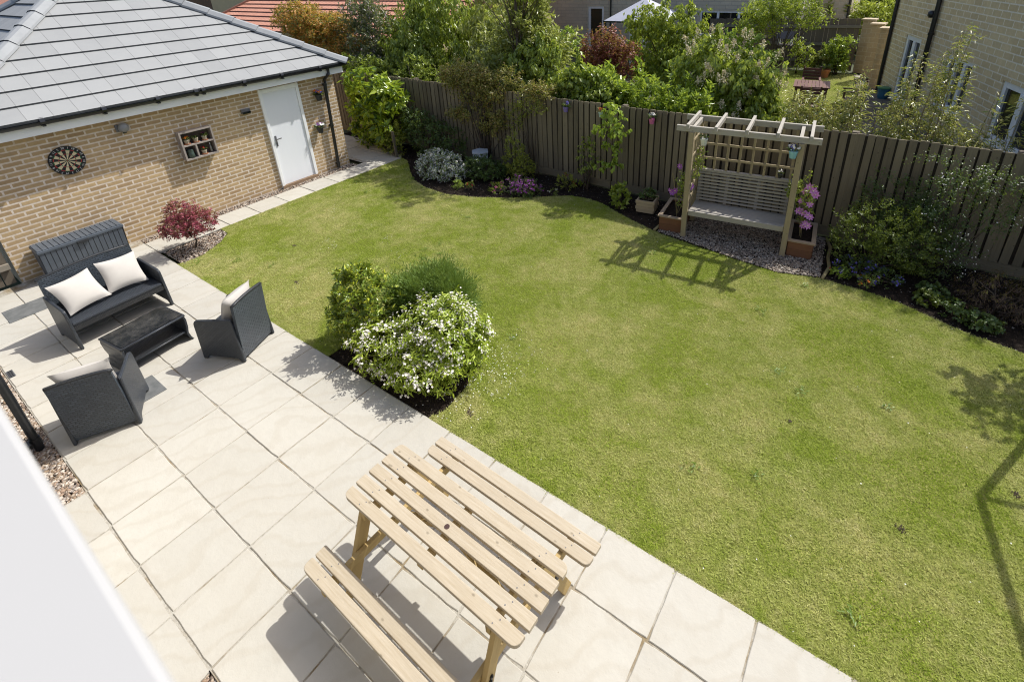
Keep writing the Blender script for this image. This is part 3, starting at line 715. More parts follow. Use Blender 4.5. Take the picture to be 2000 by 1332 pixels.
def potplant(name, label, cat, loc, r, h, mp, bloom=None, nb=6, rb=.02, ml=None, leafn=26, ll=.05, group=None, saucer=False, rimmed=True, spread=1.0, bloom2=None):
    t = thing(name, label, cat, loc, 0, group); rg = np.random.default_rng(int(abs(loc[0]*97+loc[1]*31+loc[2]*13)*10)); z0 = .0
    if saucer:
        m = MB(); m.lathe([(r*.95,0),(r*1.25,.006),(r*1.3,.018),(r*1.2,.018),(r*.9,.008)], 18); m.build('saucer', MT['terracotta'], t); z0 = .009
    m = MB(); prof = [(r*.72,z0),(r*.97,h*.74),(r*.97,h*.76)] + ([(r*1.07,h*.76),(r*1.08,h)] if rimmed else [(r,h)]) + [(r*.9,h),(r*.88,h*.86),(0,h*.86)]
    m.lathe(prof, 18); m.build('pot', mp, t, smooth=False)
    P = np.zeros((leafn,3)); a = rg.uniform(0,6.28,leafn); q = rg.random(leafn)**.5*r*.85*spread
    P[:,0] = np.cos(a)*q; P[:,1] = np.sin(a)*q; P[:,2] = h*.86 + rg.random(leafn)*ll*.9
    d = P*np.array([1.6/r,1.6/r,0]) + np.array([0,0,.8]) + rg.normal(size=P.shape)*.4
    leaf_mesh('foliage', P, d, unit(rg.normal(size=P.shape)+np.array([0,0,2])), ll*rg.uniform(.6,1.2,leafn), ll*.5*rg.uniform(.6,1.2,leafn), ml or MT['gleaf'], t)
    for mt, kk in ((bloom,nb),(bloom2,nb)):
        if mt is None: continue
        a = rg.uniform(0,6.28,kk); q = rg.random(kk)**.5*r*1.05*spread
        P = np.stack([np.cos(a)*q, np.sin(a)*q, h + ll*.7 + rg.random(kk)*ll*.7],1)
        petal_mesh('blossom', P, unit(P*np.array([3/r,3/r,0])*.3+np.array([.35,-.3,.8])+rg.normal(size=P.shape)*.3), rb*rg.uniform(.8,1.25,kk), mt, t)
    return t
zt = SZ+.019; zb_ = SZ-hh/2+th+.001; px = XG+.075; G1 = 'small pots on the shelf box'
potplant('flower_pot', 'pale clay pot with orange flower, left end of the upper shelf', 'pot', (px,SY-.165,zt), .042,.085, MT['stonepot'], MT['orange'], 5,.026, group=G1, saucer=True)
potplant('flower_pot', 'pale clay pot of green leaves only, middle of the upper shelf', 'pot', (px,SY-.015,zt), .042,.085, MT['stonepot'], None, ml=None, leafn=34, ll=.045, group=G1, saucer=True)
potplant('flower_pot', 'pale clay pot with magenta flower, right end of the upper shelf', 'pot', (px,SY+.135,zt), .042,.085, MT['stonepot'], MT['magenta'], 4,.022, group=G1, saucer=True)
potplant('flower_pot', 'pale clay pot with red bloom on the lower shelf right of the divider', 'pot', (px,SY+.065,zb_), .042,.08, MT['stonepot'], MT['redp'], 4,.024, ml=MT['gleaf'], group=G1, saucer=True)
t = thing('jug', 'dull green metal jug standing in the lower left of the shelf box', 'jug', (px,SY-.155,zb_)); GM = plain('green_enamel', (.07,.10,.085), (.05,.075,.065), .45)
m = MB(); m.lathe([(.058,0),(.05,.08),(.044,.15),(.047,.155),(.042,.15),(.048,.02),(0,.015)], 20); m.build('body', GM, t, smooth=True)
m = MB(); m.tube([(0,-.045,.135),(0,-.085,.12),(0,-.09,.07),(0,-.052,.03)], .007, 6); m.build('handle', GM, t, smooth=True)
t = thing('bottle', 'slim clear bottle at the right of the lower shelf', 'bottle', (px,SY+.19,zb_)); m = MB(); m.lathe([(.018,0),(.018,.10),(.008,.125),(.008,.16),(0,.16)], 12); m.build('glass_body', plain('bottle_glass', (.25,.24,.22), None, .1), t, smooth=True)
m = MB(); m.lathe([(.0095,.16),(.0095,.18),(0,.18)], 10); m.build('stopper', MT['white'], t)
PB = plain('black_pot', (.02,.02,.022), (.03,.03,.033), .5)
for loc, lab, b1, b2 in (((XG+.085,3.92,1.62),'black wall pot of purple and orange pansies, upper beside the drainpipe',MT['violet'],MT['orange']),((XG+.085,3.79,.93),'black wall pot of pale mauve pansies, lower beside the drainpipe',MT['petal_white'],MT['mauve'])):
    t = potplant('wall_pot', lab, 'pot', loc, .07,.13, PB, b1, 9,.026, leafn=40, ll=.07, group='pots hung on the garage wall', spread=1.3, bloom2=b2)
    m = MB(); m.span((-.09,-.01,.05),(-.06,.01,.15)); m.tube([(-.075,0,.115),(-.0,.0,.10)], .004, 5); m.build('bracket', MT['black'], t)

# ------------------------------------------------------------------ patio furniture
def cushion_bm(w, h, t, n=14):
    V = []; F = []
    for sgn in (1,-1):
        b = len(V)
        for i in range(n+1):
            for j in range(n+1):
                u = -1+2*i/n; v = -1+2*j/n
                z = t/2*((1-abs(u)**2.4)*(1-abs(v)**2.4))**.55
                V.append((u*w/2*(1-.10*(1-v*v)), v*h/2*(1-.10*(1-u*u)), sgn*z + .004*math.sin(5*u+3*v)*(1-u*u)*(1-v*v)))
        for i in range(n):
            for j in range(n):
                q = (b+i*(n+1)+j, b+(i+1)*(n+1)+j, b+(i+1)*(n+1)+j+1, b+i*(n+1)+j+1)
                F.append(q if sgn > 0 else q[::-1])
    m = MB(); m.quads(V, F); return m
def cushion(label, loc, w, h, t, R, group):
    o = cushion_bm(w, h, t).build('cushion', MT['cushion'], smooth=True); tag(o, label, 'cushion', group)
    o.matrix_world = Matrix.Translation(loc) @ R.to_4x4()
    return o
def rounded(poly, radii, n=5):
    out = []; k = len(poly)
    for i, p in enumerate(poly):
        r = radii[i]
        if r <= 0: out.append(tuple(p)); continue
        p = Vector(p); a = (Vector(poly[i-1])-p).normalized(); b = (Vector(poly[(i+1)%k])-p).normalized()
        s0 = p+a*r; s1 = p+b*r
        for j in range(n+1):
            t = j/n; out.append(tuple((1-t)**2*s0 + 2*t*(1-t)*p + t*t*s1))
    return out
def tube_rim(m, pts, r): m.tube(pts, r, 6)
def wicker_seat(name, label, cat, W, D, hs, hb, hf, hr, loc, rz, group=None):
    """tub seat: two side panels, back, seat; front is local +x"""
    t = thing(name, label, cat, loc, rz, group)
    side = rounded([(D/2,0),(D/2-.03,hf),(-D/2+.02,hr),(-D/2,0),(-D/2+.05,0),(-D/2+.09,.05),(D/2-.09,.05),(D/2-.05,0)],[0,.07,.02,0,0,.03,.03,0])
    for s_ in (-1,1):
        m = MB(); m.prism(side, s_*(W/2)-.017, s_*(W/2)+.017, 'y'); m.build('side_panel', MT['wicker'], t, bevel=.012)
    m = MB(); n = 10
    bw = W-.03
    for i in range(n):
        y0 = -bw/2+bw*i/n; y1 = -bw/2+bw*(i+1)/n
        def top(y): return hb + .035*(1-(2*y/bw)**2)*(1 if W > .8 else .5)
        a0, a1 = top(y0), top(y1); xb = -D/2+.02; tx = -D/2-.05
        m.quads([(xb,y0,.04),(xb,y1,.04),(tx,y1,a1),(tx,y0,a0),(xb+.035,y0,.04),(xb+.035,y1,.04),(tx+.035,y1,a1),(tx+.035,y0,a0)],
                [(0,3,2,1),(4,5,6,7),(3,7,6,2),(0,1,5,4)] + ([(0,4,7,3)] if i == 0 else []) + ([(1,2,6,5)] if i == n-1 else []))
    m.build('backrest', MT['wicker_back'], t, fix=True)
    m = MB(); m.tube([(-D/2-.033,-bw/2,hb-.005)] + [(-D/2-.033, -bw/2+bw*i/10, hb+.035*(1-(2*i/10-1)**2)*(1 if W > .8 else .5)) for i in range(11)], .02, 8); m.build('back_rim', MT['wicker_dark'], t, smooth=True)
    m = MB(); m.span((-D/2+.05,-W/2+.018,hs-.05),(D/2-.03,W/2-.018,hs)); 
    m.build('seat', MT['wicker'], t, bevel=.015)
    m = MB(); m.span((D/2-.05,-W/2+.018,hs-.11),(D/2-.028,W/2-.018,hs-.045)); m.build('seat_apron', MT['wicker_dark'], t)
    return t
wicker_seat('wicker_sofa', 'charcoal wicker two seat sofa against the storage box', 'sofa', 1.05,.62,.37,.80,.56,.60, (-2.76,-1.09,0), rad(4))
G2 = 'pale scatter cushions on the wicker seats'
def tilt(rz, lean, roll=0): return Matrix.Rotation(rz,3,'Z') @ Matrix.Rotation(lean,3,'Y') @ Matrix.Rotation(roll,3,'Z')
cushion('cream square cushion leaning at the left end of the wicker sofa', (-2.78,-1.34,.585), .46,.47,.15, tilt(rad(8),rad(48),rad(3)), G2)
cushion('cream square cushion leaning at the right end of the wicker sofa', (-2.82,-.86,.60), .45,.45,.15, tilt(rad(2),rad(54),rad(-4)), G2)
G3 = 'charcoal wicker armchairs round the coffee table'
wicker_seat('wicker_armchair', 'charcoal wicker armchair by the lawn edge with its back to the picnic table', 'armchair', .52,.56,.36,.765,.55,.61, (-.80,-.47,0), rad(204.8), G3)
wicker_seat('wicker_armchair', 'charcoal wicker armchair nearest the black house downpipe, seen from behind', 'armchair', .53,.56,.36,.745,.57,.60, (-.82,-1.79,0), rad(153.4), G3)
def incl(loc, rz, x, y, z): c, s_ = math.cos(rz), math.sin(rz); return (loc[0]+c*x-s_*y, loc[1]+s_*x+c*y, z)
cushion('cream cushion propped in the armchair by the lawn edge', incl((-.80,-.47),rad(204.8),-.125,.0,.60), .47,.45,.20, tilt(rad(204.8),rad(72)), G2)
cushion('cream cushion propped in the armchair near the downpipe', incl((-.82,-1.79),rad(153.4),-.135,.0,.59), .46,.47,.20, tilt(rad(153.4),rad(74)), G2)
# coffee table
t = thing('coffee_table', 'low black wicker coffee table with dark glass top and open shelf', 'coffee table', (-1.63,-1.12,0), rad(7.5))
m = MB(); m.span((-.24,-.36,.345),(.24,.36,.372)); m.build('table_top', MT['wicker_dark'], t, bevel=.006)
def glossy_top():
    n = NT('smoked_glass_top'); v = n.coord(); return n.set(n.mix(n.ramp(n.noise(v,9,5),.42,.7), (.012,.013,.014), (.05,.048,.045)), .12, .6)
m = MB(); m.span((-.215,-.335,.373),(.215,.335,.379)); m.build('glass_top', glossy_top(), t)
m = MB(); m.span((-.21,-.32,.125),(.22,.32,.15)); m.build('shelf', MT['wicker_dark'], t, bevel=.005)
m = MB(); m.tube([(.235,-.355,.36),(.235,.355,.36)], .012, 8); m.tube([(.215,-.32,.137),(.215,.32,.137)], .012, 8); m.build('rail', MT['wicker'], t, smooth=True)
for s_ in (-1,1):
    m = MB(); prof = [(0,.36),(.012,.30),(.004,.20),(-.012,.12),(.0,.05),(.022,0)]
    for (a, b) in zip(prof[:-1], prof[1:]):
        ya_, yb_ = s_*(.345+a[0]), s_*(.345+b[0])
        cut0 = 0 if a[1] > .1 else .05; cut1 = 0 if b[1] > .1 else .05
        m.quads([(-.24,ya_,a[1]),(.24,ya_,a[1]),(.24,yb_,b[1]),(-.24,yb_,b[1]),(-.24,ya_-s_*.022,a[1]),(.24,ya_-s_*.022,a[1]),(.24,yb_-s_*.022,b[1]),(-.24,yb_-s_*.022,b[1])],
                [(0,1,2,3),(7,6,5,4),(1,5,6,2),(4,0,3,7),(0,4,5,1),(3,2,6,7)])
    m.build('side_panel', MT['wicker'], t)
# storage box
t = thing('storage_box', 'slate grey resin storage box with grooved lid against the brick wall', 'storage box', (-4.96,-.77,0))
m = MB(); L = 1.10; D = .40; pitch = .0685; ng = 16
m.quads([(-D/2+.03,-L/2+.03,0),(D/2-.04,-L/2+.03,0),(D/2-.04,L/2-.03,0),(-D/2+.03,L/2-.03,0),(-D/2+.01,-L/2+.012,.48),(D/2-.012,-L/2+.012,.48),(D/2-.012,L/2-.012,.48),(-D/2+.01,L/2-.012,.48)],
        [(0,3,2,1),(4,5,6,7),(0,1,5,4),(1,2,6,5),(2,3,7,6),(3,0,4,7)]); m.build('body', MT['deckgroove'], t)
m = MB()
for i in range(ng):
    y0 = -L/2+.02 + i*(L-.04)/ng; y1 = y0 + (L-.04)/ng - .009
    m.quads([(D/2-.04+.0,y0,.02),(D/2-.034,y0,.02),(D/2-.034,y1,.02),(D/2-.04,y1,.02),(D/2-.02,y0,.475),(D/2-.006,y0,.475),(D/2-.006,y1,.475),(D/2-.02,y1,.475)],
            [(0,3,2,1),(4,5,6,7),(0,1,5,4),(1,2,6,5),(2,3,7,6),(3,0,4,7)])
for s_ in (-1,1):
    y = s_*(L/2-.014); m.quads([(-D/2+.03,y-.012*s_,.02),(D/2-.036,y-.012*s_,.02),(D/2-.008,y+.006*s_,.478),(-D/2+.01,y+.006*s_,.478)], [(0,1,2,3)])
m.build('front_panel', MT['deckbox'], t)
m = MB(); m.span((-D/2,-L/2,.48),(D/2+.006,L/2,.525)); m.build('lid_rim', MT['deckbox'], t, bevel=.008)
m = MB()
for i in range(ng):
    y0 = -L/2+.012 + i*(L-.024)/ng; m.span((-D/2+.012,y0+.003,.520),(D/2-.012,y0+(L-.024)/ng-.004,.538))
m.build('lid', MT['deckbox'], t, bevel=.004)
m = MB(); m.span((D/2-.0,-.075,.455),(D/2+.022,.075,.500)); m.build('handle', MT['deckgroove'], t, bevel=.006)
# drain covers let into the slabs
def cover(label, x0, x1, y0, y1):
    t = tag(MB().span((x0,y0,-.01),(x1,y1,.007)).build('drain_cover', MT['slate'], bevel=.003), label, 'drain cover', 'grey slate covers set in the patio'); return t
cover('long grey slate drain cover beside the left end of the sofa', -4.40,-3.96,-1.96,-1.22)
cover('square grey slate drain cover beside the armchair near the downpipe', -1.16,-.76,-1.62,-1.31)
t = thing('gully_grate', 'small dark gully grate in the slab near the downpipe', 'drain', (-2.63,-2.23,0)); m = MB(); m.span((-.09,-.03,-.01),(.09,.03,.004)); m.build('frame', MT['grey_metal'], t)
m = MB(); [m.span((-.075+i*.03,-.024,.004),(-.06+i*.03,.024,.008)) for i in range(6)]; m.build('grille', MT['black'], t)

# picnic table
t = thing('picnic_table', 'pale pine picnic table with slatted top and attached benches on the patio', 'picnic table', (3.355,-1.015,0), rad(-1.7))
def plank(m, y, w, z, L, th, r_lo=0, r_hi=0):
    poly = rounded([(-L/2,y-w/2),(L/2,y-w/2),(L/2,y+w/2),(-L/2,y+w/2)], [r_lo,r_lo,r_hi,r_hi]); n = len(poly)
    o = random.random()*9; q = random.random()*9
    vs = [(p[0],p[1],z-th) for p in poly] + [(p[0],p[1],z) for p in poly]
    fs = [tuple(reversed(range(n))), tuple(range(n,2*n))]; uvs = [[(p[0]+o,p[1]+q) for p in reversed(poly)], [(p[0]+o,p[1]+q) for p in poly]]
    for i in range(n):
        j = (i+1)%n; fs.append((i,j,n+j,n+i)); uvs.append([(poly[i][0]+o,q),(poly[j][0]+o,q),(poly[j][0]+o,q+th),(poly[i][0]+o,q+th)])
    m.quads(vs, fs, 0, uvs)
def nail(x, y, z): MB().lathe([(.0045,0),(.0045,.0015),(0,.0015)], 6, (x,y,z)).build('nail', MT['grey_metal'], t)
m = MB()
for i in range(5):
    y = -.224+i*.1125; plank(m, y, .084, .725, 1.60+random.uniform(-.006,.006), .034, .055 if i == 0 else .005, .005 if i < 4 else .055)
    for x in (-.62,.62):
        nail(x-.012,y-.02,.725); nail(x+.014,y+.018,.725)
m.build('table_top', MT['picnic'], t, bevel=.005)
for s_ in (-1,1):
    m = MB()
    for k, y in enumerate((s_*.515, s_*.618)):
        lo = .05 if (s_ < 0 and k == 1) else .01; hi = .05 if (s_ > 0 and k == 0 and False) else (.05 if (s_ > 0 and k == 0) else .01)
        plank(m, y if s_ < 0 else y, .086, .425, 1.60, .034, lo if s_ < 0 else (.05 if k == 0 else .012), .012)
        for x in (-.62,.62): nail(x-.012,y-.02,.425); nail(x+.014,y+.018,.425)
    m.build('bench_seat', MT['picnic'], t, bevel=.005)
for x in (-.62,.62):
    for s_ in (-1,1):
        m = MB(); m.bar((x,s_*.20,.685),(x,s_*.475,0),.036,.092,(0,1,0)); m.build('leg', MT['picnic_leg'], t, bevel=.004)
    k = 1 if x > 0 else -1
    m = MB(); m.bar((x-k*.038,-.655,.352),(x-k*.038,.655,.352),.036,.075); m.build('seat_bearer', MT['picnic_leg'], t, bevel=.004)
    m = MB(); m.bar((x-k*.038,-.265,.652),(x-k*.038,.265,.652),.036,.07); m.build('top_bearer', MT['picnic_leg'], t, bevel=.004)
    for s_ in (-1,1):
        for z in (.645,.36,.335):
            m = MB()
            y = s_*(.20+.275*(.685-z)/.685)
            m.tube([(x+k*.018,y,z),(x+k*.028,y,z)], .013, 8); m.tube([(x+k*.028,y,z),(x+k*.032,y,z)], .007, 6); m.build('bolt', MT['black'], t)
    m = MB(); m.bar((x-k*.06,0,.40),(k*.12,0,.67),.05,.034); m.build('brace', MT['picnic_leg'], t)
m = MB(); m.bar((0,-.26,.670),(0,.26,.670),.05,.04); m.build('middle_batten', MT['picnic_leg'], t)
m = MB(); m.lathe([(.019,.7255),(.018,.7262),(0,.7262)], 16, (-.01,.0,0)); m.build('parasol_hole', plain('hole_bung', (.055,.022,.016), None, .6), t)

# old timber gate at the garage corner
t = thing('wooden_gate', 'dark weathered board gate with pale rail beside the garage corner', 'gate', (-5.22,-2.0,0))
m = MB()
for i in range(7): y = -.46+i*.132; m.bar((0,y,.03),(0,y,1.75),.02,.118,(0,1,0))
m.build('board_panel', MT['nb_fence'], t)
for z in (.32,1.0,1.6): m = MB(); m.bar((.035,-.5,z),(.035,.40,z),.045,.09); m.build('rail', wood('gate_rail',(.30,.26,.20),(.22,.19,.15),False), t)

# ------------------------------------------------------------------ back fence
FY = 6.13
t = thing('garden_fence', 'tall weathered board fence along the back of the lawn', 'fence', (0,FY,0))
x = -8.2; k = 0
while x < 9.2:
    x1 = x + 1.86; top = 1.715 - (.02 if k in (4,5) else 0) + (.03 if k > 7 else 0) + random.uniform(-.008,.008)
    m = MB(); b = MB(); p = x
    while p < x1-.02:
        wd = random.uniform(.088,.108); w2 = min(wd, x1-p)
        dz = random.uniform(-.014,.010); ln = random.uniform(-.009,.009)
        m.bar((p+w2/2+ln,-.012+random.uniform(-.003,.003),.16),(p+w2/2-ln,-.012,top+dz),w2,.02,(0,1,0))
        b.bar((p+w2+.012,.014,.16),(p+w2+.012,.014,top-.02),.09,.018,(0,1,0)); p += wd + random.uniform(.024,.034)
    m.build('board_panel', MT['fence'], t); b.build('rear_boards', MT['fence_gap_shade'], t)
    m = MB(); m.bar((x,-.005,.08),(x1,-.005,.08),.03,.15); m.build('gravel_board', MT['fence'], t)
    m = MB()
    for z in (.4,1.0,1.55): m.bar((x,.05,z),(x1,.05,z),.05,.08)
    m.build('rear_rails', MT['nb_fence'], t)
    m = MB(); m.bar((x1-.02,.06,-.1),(x1-.02,.06,top+.01),.09,.09,(0,1,0)); m.build('post', MT['nb_fence'], t)
    x = x1; k += 1

# ------------------------------------------------------------------ arbour with bench
A0 = (3.512,5.066); ARZ = rad(6.7)
t = thing('garden_arbour', 'timber arbour with slatted bench seat, open rafters and lattice back', 'arbour', (A0[0],A0[1],0), ARZ)
PW = .078; PH = .745
for u in (-PH,PH):
    for v in (0,.64):
        m = MB(); m.bar((u,v,-.05),(u,v,1.755),PW,PW,(0,1,0)); m.build('post', MT['arbour_post'], t, bevel=.006)
for v, nm in ((-.0,'front_beam'),(.64,'rear_beam')):
    m = MB(); m.bar((-.975,v,1.80),(.985,v,1.80),.05,.088); m.build(nm, MT['arbour'], t, bevel=.005)
for u in (-.80,-.395,.03,.435,.85):
    m = MB(); m.bar((u,-.085,1.848),(u,.76,1.848),.042,.075); m.build('rafter', MT['arbour'], t, bevel=.004)
for u in (-PH+.01,PH-.02):
    m = MB(); m.bar((u,.03,1.79),(u,.61,1.79),.045,.07); m.build('side_rail', MT['arbour'], t)
    m = MB(); 
    for z in (.62,.80): m.bar((u,.04,z),(u,.60,z),.03,.045)
    for v in (.16,.32,.48): m.bar((u,v,.45),(u,v,1.75),.02,.03,(0,1,0))
    for z in (1.05,1.35,1.6): m.bar((u+.012,.04,z),(u+.012,.60,z),.016,.03)
    m.build('side_lattice', MT['arbour_post'], t)
m = MB()
for i in range(8): uu = -.66+i*.1886; m.bar((uu,.60,.72),(uu,.60,1.765),.036,.018,(0,1,0))
for z in (1.17,1.41,1.64): m.bar((-.70,.585,z),(.70,.585,z),.018,.036)
m.build('lattice', MT['arbour_post'], t)
m = MB()
for i in range(8): v = .06+i*.057; m.bar((-.70,v,.435-.004*i),(.70,v,.435-.004*i),.045,.02)
m.build('seat', MT['seat'], t, bevel=.003)
m = MB(); m.bar((-.70,.018,.41),(.70,.018,.41),.03,.085); m.build('seat_apron', MT['seat'], t, bevel=.003)
m = MB()
for i in range(9):
    z = .475+i*.054; v = .505+.085*(z-.45)/.5
    m.bar((-.69,v,z),(.69,v,z),.018,.030)
m.build('backrest', MT['seat'], t, bevel=.002)
m = MB(); m.bar((-.70,.605,.955),(.70,.605,.955),.06,.045); m.build('top_rail', MT['seat'], t, bevel=.003)
for u in (-.67,-.235,.235,.67): m = MB(); m.bar((u,.53,.42),(u,.615,.94),.045,.022,(0,1,0)); m.build('back_batten', MT['seat'], t)
m = MB()
for u in (-.66,.66): m.bar((u,.02,.39),(u,.56,.37),.04,.06); 
m.bar((-.70,.52,.38),(.70,.52,.38),.04,.07); m.build('seat_frame', MT['seat'], t)
def AW(u, v, z): c, s_ = math.cos(ARZ), math.sin(ARZ); return (A0[0]+c*u-s_*v, A0[1]+s_*u+c*v, z)

# planters either side of the arbour
def trough(label, u0, u1, v0, v1, hgt, seed):
    c = AW((u0+u1)/2, (v0+v1)/2, -.01); t = thing('planter', label, 'planter', c, ARZ, 'red wooden troughs flanking the arbour'); w = u1-u0; d = v1-v0
    m = MB()
    for z in (.0,hgt/2):
        zz = z+hgt/4
        m.bar((-w/2,-d/2,zz),(w/2,-d/2,zz),.022,hgt/2-.004); m.bar((-w/2,d/2,zz),(w/2,d/2,zz),.022,hgt/2-.004)
        m.bar((-w/2,-d/2+.012,zz),(-w/2,d/2-.012,zz),.022,hgt/2-.004); m.bar((w/2,-d/2+.012,zz),(w/2,d/2-.012,zz),.022,hgt/2-.004)
    m.build('box', MT['planter'], t)
    m = MB(); m.bar((-w/2-.03,-d/2,hgt+.012),(w/2+.03,-d/2,hgt+.012),.06,.024); m.bar((-w/2-.03,d/2,hgt+.012),(w/2+.03,d/2,hgt+.012),.06,.024)
    m.bar((-w/2,-d/2+.03,hgt+.0125),(-w/2,d/2-.03,hgt+.0125),.06,.024); m.bar((w/2,-d/2+.03,hgt+.0125),(w/2,d/2-.03,hgt+.0125),.06,.024); m.build('rim', MT['planter_rim'], t)
    m = MB(); m.span((-w/2+.012,-d/2+.012,.02),(w/2-.012,d/2-.012,hgt-.03)); m.build('soil', MT['soil'], t)
    return t
trough('red brown wooden trough at the left foot of the arbour', -1.16,-.80,.06,.80,.25,1)
trough('red brown wooden trough at the right foot of the arbour', .80,1.13,.02,.72,.25,2)
t = thing('crate_planter', 'pale square jointed crate planter by the fence left of the arbour', 'planter', (1.86,5.60,-.01), rad(8))
m = MB()
for i in range(4):
    z = .03+i*.058; e = .012 if i%2 else -.012
    m.bar((-.16-e,-.15,z),(.16+e,-.15,z),.024,.054); m.bar((-.16-e,.15,z),(.16+e,.15,z),.024,.054)
    m.bar((-.15,-.15+e+.012,z),(-.15,.15-e-.012,z),.0242,.0535); m.bar((.15,-.15+e+.012,z),(.15,.15-e-.012,z),.0242,.0535)
m.build('box', MT['crate'], t); m = MB(); m.span((-.138,-.138,.01),(.138,.138,.20)); m.build('soil', MT['soil'], t)

# ------------------------------------------------------------------ leaves
LM = {}
LM['maple'] = leafmat('red_maple_leaf', (0.332,0.0478,0.0882), (0.166,0.0282,0.0661), .45, .3, c3=(0.509,0.109,0.152), f3=.2)
LM['glossy'] = leafmat('glossy_evergreen_leaf', (0.0816,0.148,0.0203), (0.271,0.348,0.0319), .3, .22, .6, c3=(0.49,0.522,0.0435), f3=.22)
LM['rosemary'] = leafmat('rosemary_needle', (.095,.18,.03), (.20,.29,.05), .55, .25)
LM['choisya'] = leafmat('yellow_green_leaf', (0.236,0.344,0.0287), (0.49,0.562,0.0653), .4, .3, .5)
LM['fatsia'] = leafmat('big_shiny_leaf', (0.184,0.311,0.021), (0.477,0.55,0.03), .28, 0.42, .6, c3=(0.0917,0.166,0.0225), f3=.3)
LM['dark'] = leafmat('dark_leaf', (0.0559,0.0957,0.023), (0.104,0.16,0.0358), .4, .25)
LM['vari'] = leafmat('cream_edged_leaf', (0.144,0.208,0.0653), (0.271,0.351,0.116), .4, .25, c3=(0.62,0.62,0.62), f3=.5)
LM['gold'] = leafmat('golden_leaf', (0.217,0.246,0.0362), (0.377,0.392,0.058), .45, .35)
LM['olive'] = leafmat('olive_brown_leaf', (0.192,0.192,0.045), (0.345,0.307,0.075), .4, .3, c3=(0.383,0.25,0.09), f3=.2)
LM['lime'] = leafmat('lime_leaf', (0.232,0.348,0.0362), (0.392,0.493,0.0653), .4, .4)
LM['hebe'] = leafmat('hebe_leaf', (.06,.10,.015), (.19,.23,.03), .4, .3)
LM['mid'] = leafmat('mid_green_leaf', (0.168,0.244,0.0321), (0.395,0.453,0.0657), .33, 0.42, .6)
LM['mid2'] = leafmat('grey_green_leaf', (0.212,0.256,0.0585), (0.464,0.464,0.124), .34, 0.42, .6, c3=(0.62,0.62,0.292), f3=.1)
LM['laurel'] = leafmat('laurel_leaf', (0.138,0.229,0.027), (0.422,0.522,0.0526), .22, 0.42, .7)
LM['tree'] = leafmat('tree_leaf', (0.161,0.242,0.0273), (0.438,0.483,0.0456), .42, 0.42)
LM['purple'] = leafmat('smoke_bush_leaf', (0.383,0.0838,0.0609), (0.192,0.0457,0.0426), .5, .3)
LM['orange'] = leafmat('orange_young_leaf', (0.62,0.289,0.0588), (0.46,0.213,0.047), .5, 0.4, c3=(0.174,0.183,0.0352), f3=.35)
LM['lilac'] = leafmat('dusky_leaf', (0.087,0.122,0.0501), (0.192,0.209,0.094), .4, .25, c3=(0.383,0.295,0.313), f3=.12)
LM['bamboo'] = leafmat('bamboo_leaf', (0.319,0.303,0.0718), (0.542,0.495,0.144), .28, .35, .7, c3=(0.128,0.176,0.0431), f3=.3)
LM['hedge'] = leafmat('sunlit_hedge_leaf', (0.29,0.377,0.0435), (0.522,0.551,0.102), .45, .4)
LM['redbrown'] = leafmat('dark_red_brown_leaf', (0.102,0.0508,0.0406), (0.0653,0.0435,0.0319), .5, .25)
LM['cream'] = plain('cream_blossom', (.78,.69,.46), (.66,.57,.36), .8)
LM['pinkw'] = plain('blush_white_petal', (.76,.72,.64), (.66,.61,.52), .7)

# centre shrubs
shrub('japanese_maple', 'small crimson japanese maple beside the garage path', 'tree', (-4.02,.42,-.02), [(0,0,.50,.34,.34,.20),(.04,-.03,.68,.24,.24,.16),(-.12,-.16,.42,.2,.2,.13),(.12,.2,.45,.24,.22,.14)], 330, 13, .058, .017, LM['maple'], 1, 'rosette', .07, .5, (.006,22), trunk=(0,0,.35,.014), part='crown')
shrub('evergreen_shrub', 'upright glossy dark evergreen shrub at the patio edge', 'shrub', (.44,.52,-.02), [(.04,0,.50,.36,.36,.46),(.02,-.02,.78,.22,.22,.22),(-.16,-.05,.34,.24,.24,.28)], 420, 10, .068, .026, LM['glossy'], 2, 'up', .08, .5, (.010,18), shoots=14, shoot_len=.14)
shrub('rosemary_bush', 'soft feathery green rosemary bush behind the white flowering shrub', 'shrub', (1.0,1.12,-.02), [(0,0,.34,.36,.32,.36),(.20,.05,.44,.24,.22,.30),(-.22,-.05,.32,.22,.22,.28)], 1200, 24, .055, .009, LM['rosemary'], 3, 'needle', .20, .6, (.006,16), shoots=90, shoot_len=.18)
shrub('flowering_shrub', 'rounded shrub smothered in white flowers spilling over the patio edge', 'shrub', (1.42,.60,-.02), [(.10,.06,.42,.50,.48,.36),(-.42,-.28,.24,.40,.30,.24),(.08,-.32,.22,.46,.28,.24),(.30,.1,.36,.38,.40,.32)], 900, 12, .075, .018, LM['choisya'], 4, 'rosette', .08, .66, (.008,22),
      flowers=(LM['pinkw'], 3300, .0155, -.15))

